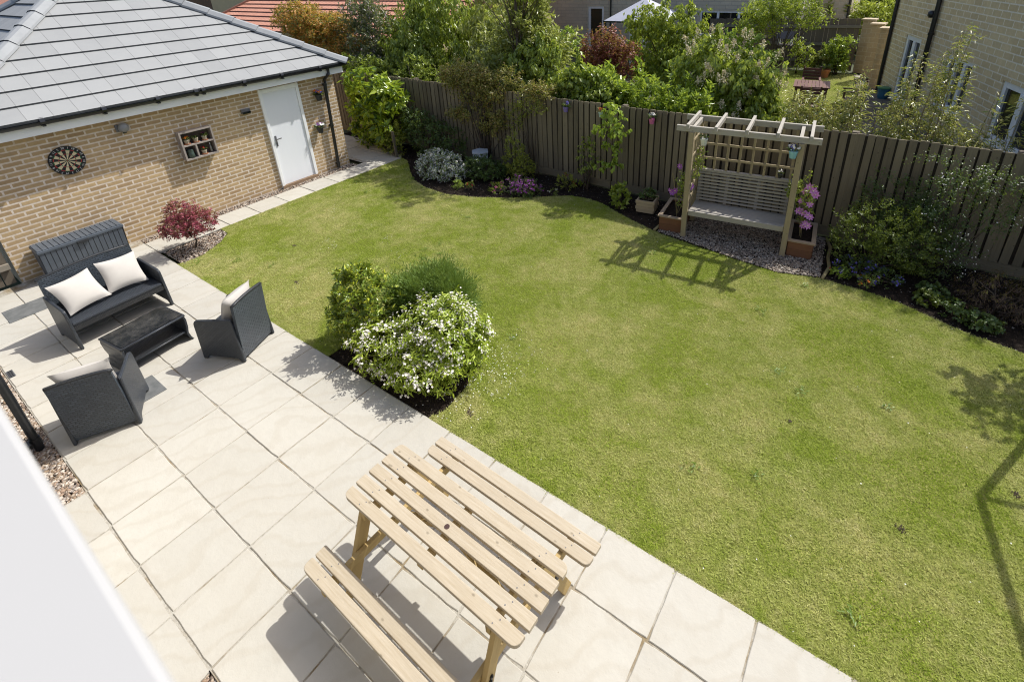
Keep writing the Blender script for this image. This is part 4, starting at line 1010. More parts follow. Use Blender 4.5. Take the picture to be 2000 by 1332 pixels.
# corner and left bed
shrub('fatsia', 'tall yellow green big leaved shrub in the corner beside the garage', 'shrub', (-5.55,5.60,-.02), [(-.15,.05,1.62,.70,.34,.28),(.55,-.02,1.36,.62,.36,.30),(-.1,.0,1.05,.65,.36,.45),(.35,0,.65,.6,.36,.45),(-.35,.05,.55,.4,.3,.5)], 230, 13, .19, .085, LM['fatsia'], 5, 'rosette', .16, .5, (.018,10), zmin=.15)
t = thing('stake', 'short grey wooden stake at the corner of the path', 'stake', (-4.52,5.26,0)); m = MB(); m.bar((0,0,-.05),(-.02,.0,.62),.05,.05,(0,1,0)); m.build('post', MT['nb_fence'], t); m = MB(); m.lathe([(.03,.615),(.03,.63),(0,.64)], 8, (-.02,0,0)); m.build('cap', MT['nb_fence'], t)
shrub('golden_euonymus', 'low golden green bush around the grey stake', 'shrub', (-4.72,5.42,-.02), [(0,0,.30,.34,.22,.32),(-.25,.05,.2,.3,.2,.22),(.05,.05,.62,.2,.16,.22)], 200, 10, .045, .022, LM['gold'], 6, 'up', .07)
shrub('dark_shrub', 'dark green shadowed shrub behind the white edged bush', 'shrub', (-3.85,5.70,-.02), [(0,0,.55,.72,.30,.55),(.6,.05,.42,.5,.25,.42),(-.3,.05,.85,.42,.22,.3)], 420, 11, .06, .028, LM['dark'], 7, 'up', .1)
shrub('variegated_shrub', 'rounded cream edged variegated bush at the front of the left bed', 'shrub', (-2.66,4.90,-.03), [(0,0,.28,.58,.36,.32),(.22,.08,.22,.46,.32,.26),(-.2,-.05,.2,.42,.3,.24)], 620, 12, .042, .021, LM['vari'], 8, 'rosette', .06, .62, flowers=(LM['pinkw'], 500, .015, .1))
shrub('low_shrub', 'low dark leafy shrub between the variegated bush and the golden shrub', 'shrub', (-1.86,5.28,-.03), [(0,0,.20,.46,.32,.25),(.2,.1,.18,.35,.3,.22)], 330, 11, .055, .026, LM['dark'], 9, 'up', .06)
t = thing('garden_box', 'pale grey lidded box half hidden by shrubs against the fence', 'box', (-2.28,5.80,0), rad(14))
m = MB(); m.prism([(.19,0),(.095,.165),(-.095,.165),(-.19,0),(-.095,-.165),(.095,-.165)], 0, .33); GB = plain('pale_grey_plastic', (.55,.57,.58), (.48,.50,.51), .6); m.build('body', GB, t, bevel=.01)
m = MB(); m.prism([(.205,0),(.105,.18),(-.105,.18),(-.205,0),(-.105,-.18),(.105,-.18)], .33, .37); m.build('lid', GB, t, bevel=.01)
shrub('golden_shrub', 'narrow upright golden shrub growing against the fence', 'shrub', (-1.18,5.68,-.03), [(0,0,.34,.26,.2,.34),(-.02,0,.70,.15,.13,.26),(.15,.02,.26,.24,.2,.24)], 260, 10, .05, .022, LM['gold'], 10, 'up', .08)
shrub('purple_flower_mound', 'mound of magenta purple flowers at the lawn edge of the left bed', 'flower', (-.58,5.02,-.03), [(0,0,.14,.36,.24,.20),(.15,.05,.12,.28,.22,.18)], 300, 14, .05, .010, LM['dark'], 11, 'needle', .05, flowers=(MT['deep_purple'], 900, .015, .0))
shrub('crimson_flower_clump', 'small crimson flowers just left of the purple mound', 'flower', (-1.06,4.86,-.03), [(0,0,.08,.14,.12,.10)], 60, 9, .04, .012, LM['mid'], 12, 'needle', .05, flowers=(MT['magenta'], 70, .014, -.1))
shrub('red_flower_clump', 'low plant with scattered red flowers under the fence', 'flower', (.05,5.72,-.03), [(0,0,.13,.18,.15,.14)], 60, 9, .05, .016, LM['gold'], 13, 'needle', .06, flowers=(MT['redp'], 14, .02, .1))
shrub('poppy_plant', 'tiny plant with one orange red bloom in front of the dark low shrub', 'flower', (-1.64,4.72,-.03), [(0,0,.06,.08,.08,.08)], 24, 7, .04, .012, LM['mid'], 14, 'up', .04, flowers=(MT['redp'], 9, .02, -.1))
shrub('white_flower_plant', 'single white bloom in the soil right of the purple mound', 'flower', (.02,5.30,-.03), [(0,0,.06,.05,.05,.06)], 14, 7, .04, .012, LM['mid'], 15, 'up', .04, stem=(.003,4), flowers=(LM['pinkw'], 7, .022, -.1))
shrub('yellow_green_tuft', 'yellow green tuft in front of the dark low shrub', 'plant', (-1.92,4.62,-.03), [(0,0,.07,.09,.08,.08)], 34, 8, .05, .012, LM['lime'], 16, 'rosette', .04)
shrub('sapling_tree', 'slender sapling with tiers of lime leaves in front of the fence', 'tree', (1.02,5.78,-.03), [(.0,0,1.66,.26,.12,.20),(.12,-.02,1.38,.26,.14,.13),(-.12,0,1.36,.24,.12,.10),(0.05,0,1.08,.2,.12,.07),(-.02,-.04,.66,.34,.16,.055),(.06,0,.92,.12,.1,.1)], 120, 5, .085, .062, LM['lime'], 17, 'droop', .06, .35, (.004,18), trunk=(.02,0,1.75,.012), part='crown')
shrub('leafy_seedling', 'knee high leafy seedling left of the crate planter', 'plant', (1.40,5.44,-.03), [(0,0,.24,.13,.12,.25)], 50, 9, .075, .045, LM['mid'], 18, 'up', .06)
shrub('thin_climber', 'sparse green climber on the fence left of the sapling', 'climber', (.40,5.98,-.03), [(0,0,.75,.20,.06,.36),(-.1,0,.3,.12,.06,.25)], 60, 7, .06, .03, LM['mid'], 19, 'droop', .08)
shrub('cotoneaster_climber', 'olive brown small leaved climber hanging over the fence top', 'climber', (-2.35,6.02,-.03), clumped([(-.25,.1,1.85,.8,.34,.48),(.55,.1,1.80,.7,.32,.42),(1.3,.1,1.75,.5,.25,.25),(-.35,-.05,1.25,.55,.16,.35),(.25,-.05,1.1,.42,.14,.4),(-.75,0,1.95,.4,.25,.22)], 20, 6, .5), 1150, 12, .052, .030, LM['olive'], 20, 'any', .12, .3, (.012,26), shoots=12, shoot_len=.3)
shrub('yellow_climber', 'sparse yellow green climber on the fence right of the olive one', 'climber', (-.95,6.0,-.03), [(0,0,1.52,.46,.08,.20),(-.4,0,1.25,.32,.08,.3)], 110, 9, .042, .024, LM['gold'], 21, 'any', .1, .2, (.006,16))

# right bed
shrub('hebe_shrub', 'bushy shrub with bright green tips right of the arbour', 'shrub', (5.34,5.42,-.03), [(-.08,0,.60,.36,.32,.42),(.30,.0,.50,.34,.30,.42),(-.22,-.08,.36,.30,.28,.34),(.55,.05,.38,.28,.26,.32)], 620, 11, .042, .014, LM['hebe'], 22, 'up', .10, .55, shoots=26, shoot_len=.18)
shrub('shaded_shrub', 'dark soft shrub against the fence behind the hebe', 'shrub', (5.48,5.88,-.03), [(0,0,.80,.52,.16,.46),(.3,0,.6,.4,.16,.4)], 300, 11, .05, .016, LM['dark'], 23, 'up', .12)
shrub('white_blossom_shrub', 'arching dark shrub dotted with white blossom along the right fence', 'shrub', (6.12,5.72,-.03), [(.10,.05,1.48,.34,.12,.16),(-.25,.05,1.60,.36,.08,.06),(.45,.0,1.42,.42,.16,.15),(-.05,0,1.18,.38,.2,.30),(-.15,-.05,.72,.40,.24,.34),(-.10,-.12,.32,.46,.30,.28),(.75,.05,1.26,.30,.12,.14),(.4,0,.95,.25,.16,.22)], 560, 10, .036, .017, LM['dark'], 24, 'any', .13, .3, (.010,30), flowers=(LM['pinkw'], 520, .0095, -.3), shoots=6, shoot_len=.2)
shrub('bellflower_clump', 'violet blue bellflowers in front of the hebe', 'flower', (5.26,5.12,-.03), [(0,0,.10,.32,.22,.13),(.3,-.08,.09,.22,.16,.11)], 170, 10, .04, .016, LM['dark'], 25, 'up', .05, flowers=(MT['violet'], 260, .014, -.1))
shrub('orange_flower_clump', 'orange flowers close to the lawn edge right of the gravel', 'flower', (5.36,4.88,-.03), [(0,0,.06,.13,.08,.08)], 40, 8, .035, .012, LM['mid'], 26, 'up', .04, flowers=(MT['orange'], 22, .014, -.1))
shrub('primula_plant', 'small green plant with red bloom beside the log edging', 'flower', (5.05,4.95,-.03), [(0,0,.07,.09,.07,.08)], 34, 8, .045, .02, LM['lime'], 27, 'up', .04, flowers=(MT['redp'], 7, .015, .1))
for i, (x, y, s_, lab) in enumerate(((6.05,4.86,.8,'pale green geranium clump nearest the bellflowers'),(6.36,4.72,1.0,'broad leaved green clump at the lawn edge of the right bed'),(6.12,5.05,.9,'low dark leaf rosette under the white blossom shrub'),(6.62,4.62,.9,'low clump at the far right end of the bed front'))):
    shrub('low_clump', lab, 'plant', (x,y,-.03), [(0,0,.07*s_,.17*s_,.14*s_,.09*s_)], 60, 7, .055, .045, (LM['hebe'],LM['dark'],LM['dark'],LM['dark'])[i], 40+i, 'rosette', .05, group='low clumps in the right bed')
shrub('acer_shrub', 'dark red brown low shrub at the right edge of the bed', 'shrub', (6.76,5.02,-.03), [(0,0,.24,.42,.32,.28),(.3,.0,.3,.3,.25,.25)], 320, 11, .05, .012, LM['redbrown'], 29, 'droop', .1)
# log edging between gravel and bed
t = MB(); t.tube([(4.86,4.74,.0),(4.90,5.1,.005),(4.84,5.4,.0),(4.83,5.7,.004),(4.74,6.0,.0)], [.022,.026,.024,.028,.022], 8)
tag(t.build('log_edging', MT['cane'], smooth=True), 'thin wavy wooden edging strip between gravel and right bed', 'edging')
t = MB(); t.tube([(2.30,4.90,.0),(2.33,5.25,.01),(2.30,5.6,.0)], [.022,.024,.022], 8)
tag(t.build('log_edging', MT['cane'], smooth=True), 'short wooden edging strip left of the arbour gravel', 'edging')
# small plants in crate and troughs
shrub('strawberry_plant', 'dark leafy plant growing in the pale crate planter', 'plant', (1.86,5.60,.19), [(0,0,.08,.14,.13,.10)], 50, 8, .05, .032, LM['dark'], 30, 'rosette', .04)

# clematis: canes with large star flowers
def star_flower(r, mt, mc):
    m = MB()
    for k in range(7):
        a = 2*math.pi*k/7; c, s_ = math.cos(a), math.sin(a)
        def p(u, w, z): return (c*u-s_*w, s_*u+c*w, z)
        m.quads([p(0,0,0),p(r*.5,-r*.24,.012),p(r,0,.004),p(r*.5,r*.24,.012),p(r*.5,0,.004)], [(0,1,4),(1,2,4),(2,3,4),(3,0,4)])
    return m
def clematis(name, label, loc, pts, fl, mt, seed, leafs):
    rg = np.random.default_rng(seed); t = thing(name, label, 'climber', loc); m = MB()
    for p in pts: m.tube(p, [.006]*len(p), 5)
    m.build('canes', MT['cane'], t)
    P, O = clump_points(leafs, 90, .2, rg, 0.); foliage('foliage', P, O, 6, .05, .026, LM['mid'], t, rg, 'any', .06)
    proto = None
    for f in fl:
        if proto is None:
            proto = star_flower(.062, mt, None).build('flower', mt, t); o = proto
            c = MB(); c.lathe([(.010,.006),(.008,.016),(0,.018)], 8); c.build('flower_centre', LM['cream'], o)
        else: o = copy_tree(proto, t)
        o.location = f; q = Vector((rg.normal()*.5-.1, -1+rg.normal()*.3, .45+rg.normal()*.3)).to_track_quat('Z','Y'); o.rotation_euler = q.to_euler(); k = rg.uniform(.75,1.2); o.scale = (k,k,k)
    return t
MT['clem'] = plain('clematis_pink', (.70,.36,.66), (.52,.16,.48), .6, 30); MT['clem2'] = plain('clematis_violet', (.42,.14,.50), (.30,.08,.40), .6, 30)
c = AW(.93,.30,.2)
clematis('clematis', 'tall clematis with pink star flowers right of the arbour', c, [[(0,0,0),(.02,.0,.5),(-.02,.02,1.1)],[(.03,-.05,0),(.0,-.04,.45),(.05,0,.8)],[(0,.05,0),(-.1,.1,.6),(-.2,.12,.95)]],
         [(.02,-.04,.83),(.07,-.03,.78),(-.03,-.05,.76),(.11,-.02,.72),(-.06,-.05,.60),(.06,-.06,.58),(-.06,-.06,.44),(.0,-.07,.43),(.06,-.06,.40),(.10,-.05,.37),(.05,-.06,.26),(.09,-.06,.23),(.03,-.05,.21)], MT['clem'], 3, [(-.18,.05,.70,.12,.1,.22),(0,0,.6,.1,.08,.4)])
c = AW(-.94,.32,.2)
clematis('clematis', 'thin clematis with few violet star flowers left of the arbour', c, [[(0,0,0),(.05,.0,.5),(.12,.02,1.0)],[(.03,-.1,0),(-.02,-.1,.45),(-.1,-.08,.75)],[(.0,.05,0),(.2,.0,.6),(.26,.05,1.2)]],
         [(-.10,-.12,.46),(-.02,-.14,.48),(-.06,-.12,.43),(.22,-.06,.58),(.20,-.05,.54),(-.03,.05,.84)], MT['clem2'], 4, [(.25,.03,.95,.1,.08,.26),(.05,0,.45,.1,.1,.3)])

# hanging pots
PWh = plain('cream_pot', (.70,.68,.58), None, .5); PBl = plain('pale_blue_pot', (.25,.50,.55), None, .5); PPk = plain('pink_pot', (.62,.16,.34), None, .5); PMi = plain('mint_pot', (.45,.60,.52), None, .5); PVi = plain('violet_pot', (.22,.16,.42), None, .5)
def hang(t, h):
    m = MB(); m.tube([(.05,0,.09),(0,0,h),(-.05,0,.09)], .0025, 4); m.build('wire_handle', MT['grey_metal'], t)
c = AW(-.55,-.05,1.585); hang(potplant('hanging_pot', 'cream hanging pot with green leaves at the left of the arbour beam', 'pot', c, .052,.105, PWh, None, leafn=26, ll=.05), .20)
c = AW(.66,-.06,1.55); hang(potplant('hanging_pot', 'pale blue hanging pot of white and purple pansies at the right of the arbour beam', 'pot', c, .055,.105, PBl, LM['pinkw'], 12,.022, leafn=30, ll=.06, spread=1.25, bloom2=MT['violet']), .20)
c = AW(.52,.50,1.02); hang(potplant('hanging_pot', 'small dark hanging pot with white flowers under the arbour roof', 'pot', c, .035,.07, PB, LM['pinkw'], 9,.016, leafn=14, ll=.04), .16)
for x, lab, mp, b, lv in ((-.13,'violet pot of dark flowers hung on the fence',PVi,MT['violet'],LM['dark']),(.66,'mint green pot of trailing leaves hung on the fence behind the sapling',PMi,MT['redp'],LM['olive']),(1.68,'pink pot of white flowers hung on the fence left of the arbour',PPk,LM['pinkw'],LM['dark'])):
    t = potplant('fence_pot', lab, 'pot', (x,FY-.10,1.46), .052,.10, mp, b, 10 if mp is PPk else 5,.026, leafn=34, ll=.07, ml=lv, group='coloured pots hung on the fence')
    m = MB(); m.span((-.01,.05,.08),(.01,.085,.20)); m.build('hook', MT['black'], t)

# things just outside the frame whose shadows fall on the lawn
t = thing('goal_frame', 'white metal goal frame just beyond the right edge, seen by its shadow', 'goal', (7.02,3.25,-.01)); GMt = plain('goal_tube', (.7,.7,.7), None, .4)
m = MB(); m.tube([(0,0,0),(0,0,1.8)], .035, 8); m.build('post', GMt, t); m = MB(); m.tube([(0,0,1.8),(.42,-2.6,1.8)], .035, 8); m.build('crossbar', GMt, t); m = MB(); m.tube([(.42,-2.6,0),(.42,-2.6,1.8)], .03, 8); m.build('post', GMt, t)
m = MB(); m.tube([(0,0,1.8),(1.1,-.85,0)], .025, 8); m.build('back_stay', GMt, t)
shrub('young_tree', 'young broad leaved tree just beyond the right edge shading the lawn', 'tree', (7.5,4.75,-.03), [(-.22,-.1,1.75,.42,.40,.34),(0,.1,2.25,.40,.36,.30),(-.05,-.35,1.35,.30,.28,.2)], 95, 6, .12, .085, LM['tree'], 31, 'rosette', .1, .4, (.010,12), trunk=(0,0,1.6,.03), part='crown')

# ------------------------------------------------------------------ neighbouring gardens: shrubs behind the fence
def big(name, label, cat, loc, blobs, n, per, L, W, mt, seed, style='up', tw=.16, trunk=None, shoots=0, sl=.5, flowers=None, shell=.72, stem=(.014,22), **k):
    return shrub(name, label, cat, loc, clumped(blobs, seed), int(n*.92), per, L*1.22, W*1.3, LM[mt], seed, style, tw, shell, stem, flowers, trunk=trunk, shoots=shoots, shoot_len=sl, part='crown' if trunk else 'foliage', **k)
big('laurel_shrub', 'glossy laurel with yellow green shoots over the fence behind the sapling', 'shrub', (.15,6.85,0), [(0,0,1.40,.75,.5,.72),(.45,.05,1.35,.6,.45,.7),(-.35,.1,1.5,.5,.45,.65)], 560, 10, .115, .042, 'laurel', 51, 'up', .14, shoots=16, sl=.35)
big('laurel_shrub', 'glossy laurel with tall upright shoots just left of the arbour', 'shrub', (1.55,6.85,0), [(0,0,1.40,.7,.45,.72),(.5,.05,1.3,.55,.45,.65),(-.4,0,1.25,.5,.45,.6)], 520, 10, .115, .042, 'laurel', 52, 'up', .14, shoots=12, sl=.95)
# lilac with cream plumes
t = big('plume_shrub', 'large shrub with cream flower plumes behind the arbour', 'shrub', (2.45,8.1,0), [(0,0,1.40,1.0,.7,1.0),(-.35,0,2.15,.7,.55,.6),(.25,.1,2.0,.65,.5,.6),(.55,0,1.1,.5,.5,.6)], 950, 11, .105, .05, 'mid', 53, 'droop', .16, shoots=8, sl=.4)
rg = np.random.default_rng(54); Pp, Op = clump_points([(-.1,0,1.40,1.05,.72,1.02),(-.45,0,2.15,.75,.58,.65),(.15,.1,2.0,.7,.52,.62)], 150, .97, rg, .7)
k = np.where((Op[:,1] < .35) & (Op[:,2] > -.2))[0][:64]; Q = []; Nn = []
for i in k:
    d = unit(Op[i]*.6+np.array([0,-.1,.8])+rg.normal(size=3)*.25); l = rg.uniform(.12,.26)
    s_ = rg.random(75); Q.append(Pp[i]+d*(s_*l)[:,None]+rg.normal(size=(75,3))*(.045*(1.1-s_))[:,None]); Nn.append(unit(rg.normal(size=(75,3))+np.array([0,-.3,.5])))
petal_mesh('blossom', np.concatenate(Q), np.concatenate(Nn), np.full(len(k)*75,.016), LM['cream'], t, 4)
# left mass
big('arching_shrub', 'tall arching light green shrub behind the left end of the fence', 'shrub', (-6.35,8.5,0), [(0,0,2.0,1.4,.9,1.05),(.5,0,3.0,1.1,.7,.80),(-.8,.1,2.8,.9,.6,.8),(-.1,-.3,1.3,1.3,.7,.7)], 1300, 12, .14, .044, 'mid', 55, 'droop', .2, shoots=26, sl=.6)
big('willow_shrub', 'pale grey green willow like shrub in the middle of the bushes', 'shrub', (-4.1,8.7,0), [(0,0,2.0,1.2,.8,1.0),(.2,.1,2.75,1.0,.6,.75),(.9,0,2.1,.9,.7,.9),(-.5,-.2,1.3,1.0,.7,.7)], 1300, 12, .12, .040, 'mid2', 56, 'droop', .2, shoots=34, sl=.55)
big('spirea_shrub', 'grey twiggy shrub with pale spires behind the fence centre', 'shrub', (-2.1,7.55,0), [(0,0,1.8,1.0,.5,.9),(.15,.0,2.55,.8,.45,.7),(-.3,-.1,1.2,.9,.5,.7),(.1,-.1,3.15,.5,.35,.4)], 1200, 12, .10, .036, 'mid2', 57, 'up', .2, shoots=60, sl=.8, flowers=(LM['cream'], 420, .014, .1))
big('elder_shrub', 'broad green elder filling behind the arching and willow like shrubs', 'shrub', (-5.6,10.0,0), [(0,0,2.1,1.4,.7,.9),(1.2,0,1.9,1.0,.7,.8),(-1.2,0,2.0,1.0,.7,.8)], 800, 11, .11, .05, 'tree', 96, 'droop', .2, shoots=16, sl=.4)
big('cherry_tree', 'thin leafy tree rising out of the top edge from among the spirea', 'tree', (-2.0,6.95,0), [(-.2,0,3.85,1.3,.35,.30),(.6,0,4.1,.8,.35,.3),(-1.2,.1,4.0,.6,.3,.28)], 330, 10, .085, .04, 'tree', 97, 'droop', .18, trunk=(0,.1,3.5,.035), stem=(.012,16))
big('hazel_shrub', 'bright leafy shrub spilling over the fence behind the violet pot', 'shrub', (-.55,6.75,0), [(0,0,1.55,.75,.4,.55),(.55,-.1,1.6,.5,.4,.45)], 420, 11, .085, .05, 'mid', 98, 'droop', .15, shoots=10, sl=.3)
big('privet_shrub', 'low dark privet at the fence top below the arching shrub', 'shrub', (-5.6,7.0,0), [(0,0,1.25,1.1,.45,.68),(.9,0,1.2,.8,.4,.62),(-.9,0,1.25,.7,.4,.55)], 620, 10, .065, .032, 'mid', 58, 'up', .14)
big('photinia_shrub', 'leafy green shrub leaning on the fence left of the laurel', 'shrub', (-1.35,6.95,0), [(0,0,1.65,.9,.5,.80),(-.7,0,1.4,.75,.45,.7),(.5,0,1.3,.65,.4,.6)], 700, 12, .10, .042, 'mid', 59, 'droop', .15, shoots=14, sl=.35)
big('viburnum_shrub', 'bushy shrub above the olive climber on the fence', 'shrub', (-3.3,7.0,0), [(0,0,1.65,.9,.5,.80),(.5,0,1.4,.7,.45,.7)], 620, 12, .095, .04, 'mid2', 60, 'droop', .15, shoots=12, sl=.4)
big('dusky_lilac', 'dusky dark shrub with mauve tints behind the garage corner', 'shrub', (-8.1,7.9,0), [(0,0,2.0,1.0,.7,1.05),(.45,-.2,1.5,.9,.6,.8),(-.2,0,2.85,.75,.5,.65)], 1200, 11, .07, .032, 'lilac', 61, 'any', .18, shoots=22, sl=.6)
big('orange_leaf_tree', 'rounded tree with orange young leaves beyond the garage roof', 'tree', (-9.9,7.3,0), [(0,0,2.85,1.35,.9,.90),(-.6,0,2.5,1.0,.8,.7),(.7,-.1,2.3,.9,.7,.7)], 1500, 11, .085, .030, 'orange', 62, 'rosette', .17, trunk=(0,0,1.9,.07))
big('mixed_hedge_shrub', 'dark hedge shrub filling between the fence end and garage', 'shrub', (-7.6,6.9,0), [(0,0,1.2,.9,.4,.7),(-.7,0,1.3,.6,.4,.6)], 420, 11, .07, .032, 'mid', 63, 'up', .14)
big('smoke_bush', 'dark red smoke bush in front of the grey gazebo', 'shrub', (-1.25,9.9,0), [(0,0,1.60,.62,.5,.80),(.25,0,2.05,.40,.4,.45),(-.35,0,1.9,.42,.4,.5)], 560, 11, .07, .03, 'purple', 64, 'any', .16, shoots=10, sl=.3)
big('garden_tree', 'leafy green tree covering the right half of the grey gazebo', 'tree', (-.25,11.6,0), [(0,0,1.75,1.25,.9,.80),(.0,0,2.65,.95,.7,.55),(-.75,-.1,2.55,.6,.4,.22),(.6,0,1.6,.7,.7,.7),(-.1,0,1.1,1.1,.7,.6)], 1150, 11, .10, .042, 'tree', 65, 'droop', .18, trunk=(0,0,1.4,.06), shoots=18, sl=.5)
big('golden_hop', 'yellow green climber on the far fence right of the green tree', 'climber', (1.35,12.2,0), [(0,0,1.85,.9,.4,.45),(.5,0,1.6,.6,.35,.4),(-.4,0,1.5,.5,.35,.4)], 380, 11, .09, .05, 'lime', 66, 'droop', .15)
big('small_tree', 'small wispy tree at the top centre before the stone house', 'tree', (2.15,13.2,0), [(0,0,2.75,.95,.6,.42),(-.6,0,2.3,.5,.45,.35),(.75,0,2.55,.5,.4,.22)], 460, 10, .075, .030, 'tree', 67, 'any', .18, trunk=(0,0,1.7,.05), shoots=22, sl=.5)
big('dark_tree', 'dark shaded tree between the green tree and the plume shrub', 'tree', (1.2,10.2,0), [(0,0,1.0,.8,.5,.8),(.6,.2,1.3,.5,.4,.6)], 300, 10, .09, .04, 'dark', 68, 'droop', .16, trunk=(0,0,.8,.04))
big('ivy_shrub', 'ivy covered lump on the far fence by the left stone wall', 'shrub', (-6.3,13.5,0), [(0,0,1.45,1.4,.5,.75),(1.2,0,1.5,.8,.5,.7)], 420, 10, .10, .05, 'lime', 69, 'any', .16, shoots=10, sl=.4)
big('tall_shrub', 'tall green shrub beside the white door of the stone house', 'shrub', (-9.3,14.5,0), [(0,0,1.5,1.4,.7,1.1),(2,0,1.3,1.2,.6,.9),(-2.5,0,1.5,1.4,.7,1.1)], 560, 10, .12, .05, 'mid', 70, 'any', .18, shoots=14, sl=.5)

big('fence_tree', 'tall leafy tree behind the fence beyond the right edge, shading the bed', 'tree', (7.35,7.35,0), [(0,0,2.75,.50,.5,.85),(.3,.1,3.2,.5,.5,.6),(.7,0,2.5,.8,.5,.9),(0,0,1.9,.45,.4,.6)], 900, 11, .10, .05, 'tree', 95, 'any', .16, trunk=(0,0,1.9,.06))
# bamboo clumps
def bamboo(label, loc, canes, seed, group):
    rg = np.random.default_rng(seed); t = thing('bamboo', label, 'bamboo', loc, 0, group); m = MB(); P = []; D = []
    for (x, y, h, lx, ly, dens) in canes:
        pts = [(x+lx*s_**2, y+ly*s_**2, h*s_) for s_ in np.linspace(0,1,7)]; m.tube(pts, [.010*(1-.7*i/6) for i in range(7)], 5)
        for s_ in np.linspace(.32, 1.0, int(26*dens)):
            c = np.array([x+lx*s_**2, y+ly*s_**2, h*s_]); a = rg.uniform(0,6.28); l = .26*(1.15-s_)+.05
            for k in range(9):
                q = rg.random(); P.append(c + np.array([math.cos(a)*l*q, math.sin(a)*l*q, .10*q-.03*q*q]) + rg.normal(size=3)*.02); D.append([math.cos(a)+rg.normal()*.7, math.sin(a)+rg.normal()*.7, rg.normal()*.5-.15])
    m.build('canes', MT['cane'], t); P = np.array(P); D = np.array(D); N = len(P)
    leaf_mesh('foliage', P, D, unit(rg.normal(size=(N,3))*.6+np.array([0,0,1])), rg.uniform(.06,.12,N), rg.uniform(.012,.02,N), LM['bamboo'], t)
    return t
rb = random.Random(4)
def cn(n, x0, x1, h0, h1, dens=1.): return [(rb.uniform(x0,x1), rb.uniform(-.2,.25), rb.uniform(h0,h1), rb.uniform(-.25,.25), rb.uniform(-.2,.2), dens) for _ in range(n)]
GBm = 'bamboo clumps behind the right fence'
bamboo('short bushy bamboo just right of the arbour roof', (4.1,7.25,0), cn(34,-.5,.4,1.4,2.0,1.1), 1, GBm)
bamboo('medium bamboo in front of the left house window', (4.85,7.3,0), cn(11,-.3,.35,1.6,2.5), 2, GBm)
bamboo('tallest yellowish bamboo in front of the middle house window', (5.6,7.25,0), cn(11,-.30,.30,2.0,2.75)+cn(12,-.5,.6,1.2,1.9)+[(.05,0,3.05,.12,0,1.5),(.12,.1,2.95,.15,0,1.3)], 3, GBm)
bamboo('thin sparse bamboo beside the open right window', (6.35,7.2,0), cn(5,-.25,.25,1.7,2.25,.6)+cn(6,-.3,.3,1.2,1.6), 4, GBm)

# ------------------------------------------------------------------ neighbour's garden
sheet('neighbour_lawn', [(-1.5,12.0),(3.9,12.0),(4.3,15),(3.6,20.1),(-1.5,20.3)], -.03, MT['lawn'])
grass('neighbour_grass', [(-.5,12.2),(3.9,12.2),(4.2,15),(3.5,20.0),(-.5,20.0)], 60000, .045, 8, MT['blade'], -.03)
m = MB(); m.face([(3.95,9,-.028),(9,9,-.028),(6,17.8,-.028),(3.6,20.2,-.028),(4.33,15,-.028)]); struct(m.build('neighbour_paving', MT['nb_slab']))
def garden_chair(label, loc, rz, grp):
    t = thing('garden_chair', label, 'chair', loc, rz, grp); M_ = MT['mahog']
    m = MB(); [m.bar((-.20,y,.42),(.22,y,.42),.075,.02) for y in (-.18,-.09,0,.09,.18)]; m.build('seat', M_, t)
    m = MB()
    for i in range(5): z = .52+i*.092; m.bar((-.20-.12*(z-.42),-.22,z),(-.20-.12*(z-.42),.22,z),.02,.075)
    m.build('backrest', M_, t)
    for y in (-.23,.23):
        m = MB(); m.bar((-.20,y,0),(-.27,y,.98),.045,.04,(0,1,0)); m.build('leg', M_, t); m = MB(); m.bar((.21,y,0),(.21,y,.64),.045,.045,(0,1,0)); m.build('leg', M_, t)
        m = MB(); m.bar((-.24,y,.66),(.27,y,.655),.06,.025); m.build('armrest', M_, t)
    return t
TC = (3.05,14.2); GC = 'dark red wooden garden chairs in the next garden'
garden_chair('dark red chair on the far side of the slatted garden table', (2.86,15.35,-.02), rad(-80), GC)
garden_chair('dark red chair on the near side of the slatted garden table', (3.22,12.98,-.02), rad(98), GC)
garden_chair('dark red chair at the left end of the slatted garden table', (2.02,14.0,-.02), rad(10), GC)
garden_chair('dark red chair at the right end of the slatted garden table', (4.12,14.15,-.02), rad(186), GC)
t = thing('garden_table', 'dark red slatted wooden table in the next garden', 'table', (TC[0],TC[1],-.02), rad(8))
m = MB()
for i in range(10): x = -.42+i*.094; m.bar((x,-.48,.73),(x,.48,.73),.085,.025)
m.build('table_top', MT['mahog'], t)
m = MB(); m.bar((-.42,-.42,.69),(.42,-.42,.69),.03,.06); m.bar((-.42,.42,.69),(.42,.42,.69),.03,.06); m.build('frame', MT['mahog'], t)
for x in (-.38,.38):
    for y in (-.41,.41): m = MB(); m.bar((x,y,0),(x,y,.70),.055,.055,(0,1,0)); m.build('leg', MT['mahog'], t)
# stone pillars and old fence at the end of that garden
def pillar(label, x, y, h, w=.36):
    t = thing('stone_pillar', label, 'pillar', (x,y,-.05), rad(-8), 'square stone pillars with flat caps'); m = MB(); m.span((-w/2,-w/2,0),(w/2,w/2,h)); m.build('shaft', MT['pillar_stone'], t)
    m = MB(); m.prism([(-w/2-.04,-w/2-.04),(w/2+.04,-w/2-.04),(w/2+.04,w/2+.04),(-w/2-.04,w/2+.04)], h, h+.05); m.lathe([(w*.62,h+.05),(.02,h+.075),(0,h+.075)], 4, (0,0,0)); m.build('cap', plain('pillar_cap', (.50,.40,.27), (.42,.33,.22), .85), t)
pillar('stone pillar with flat cap nearest the corner of the stone house', 4.45,18.1,1.88); pillar('middle one of the three stone pillars by the stone house', 4.08,19.5,1.86); pillar('stone pillar where the old board fence ends', 3.72,20.7,1.88)
pillar('low far pillar cap peeping over the old board fence', 1.9,23.2,1.5); pillar('farthest tall stone pillar before the sunlit hedge', .9,27.0,1.9)
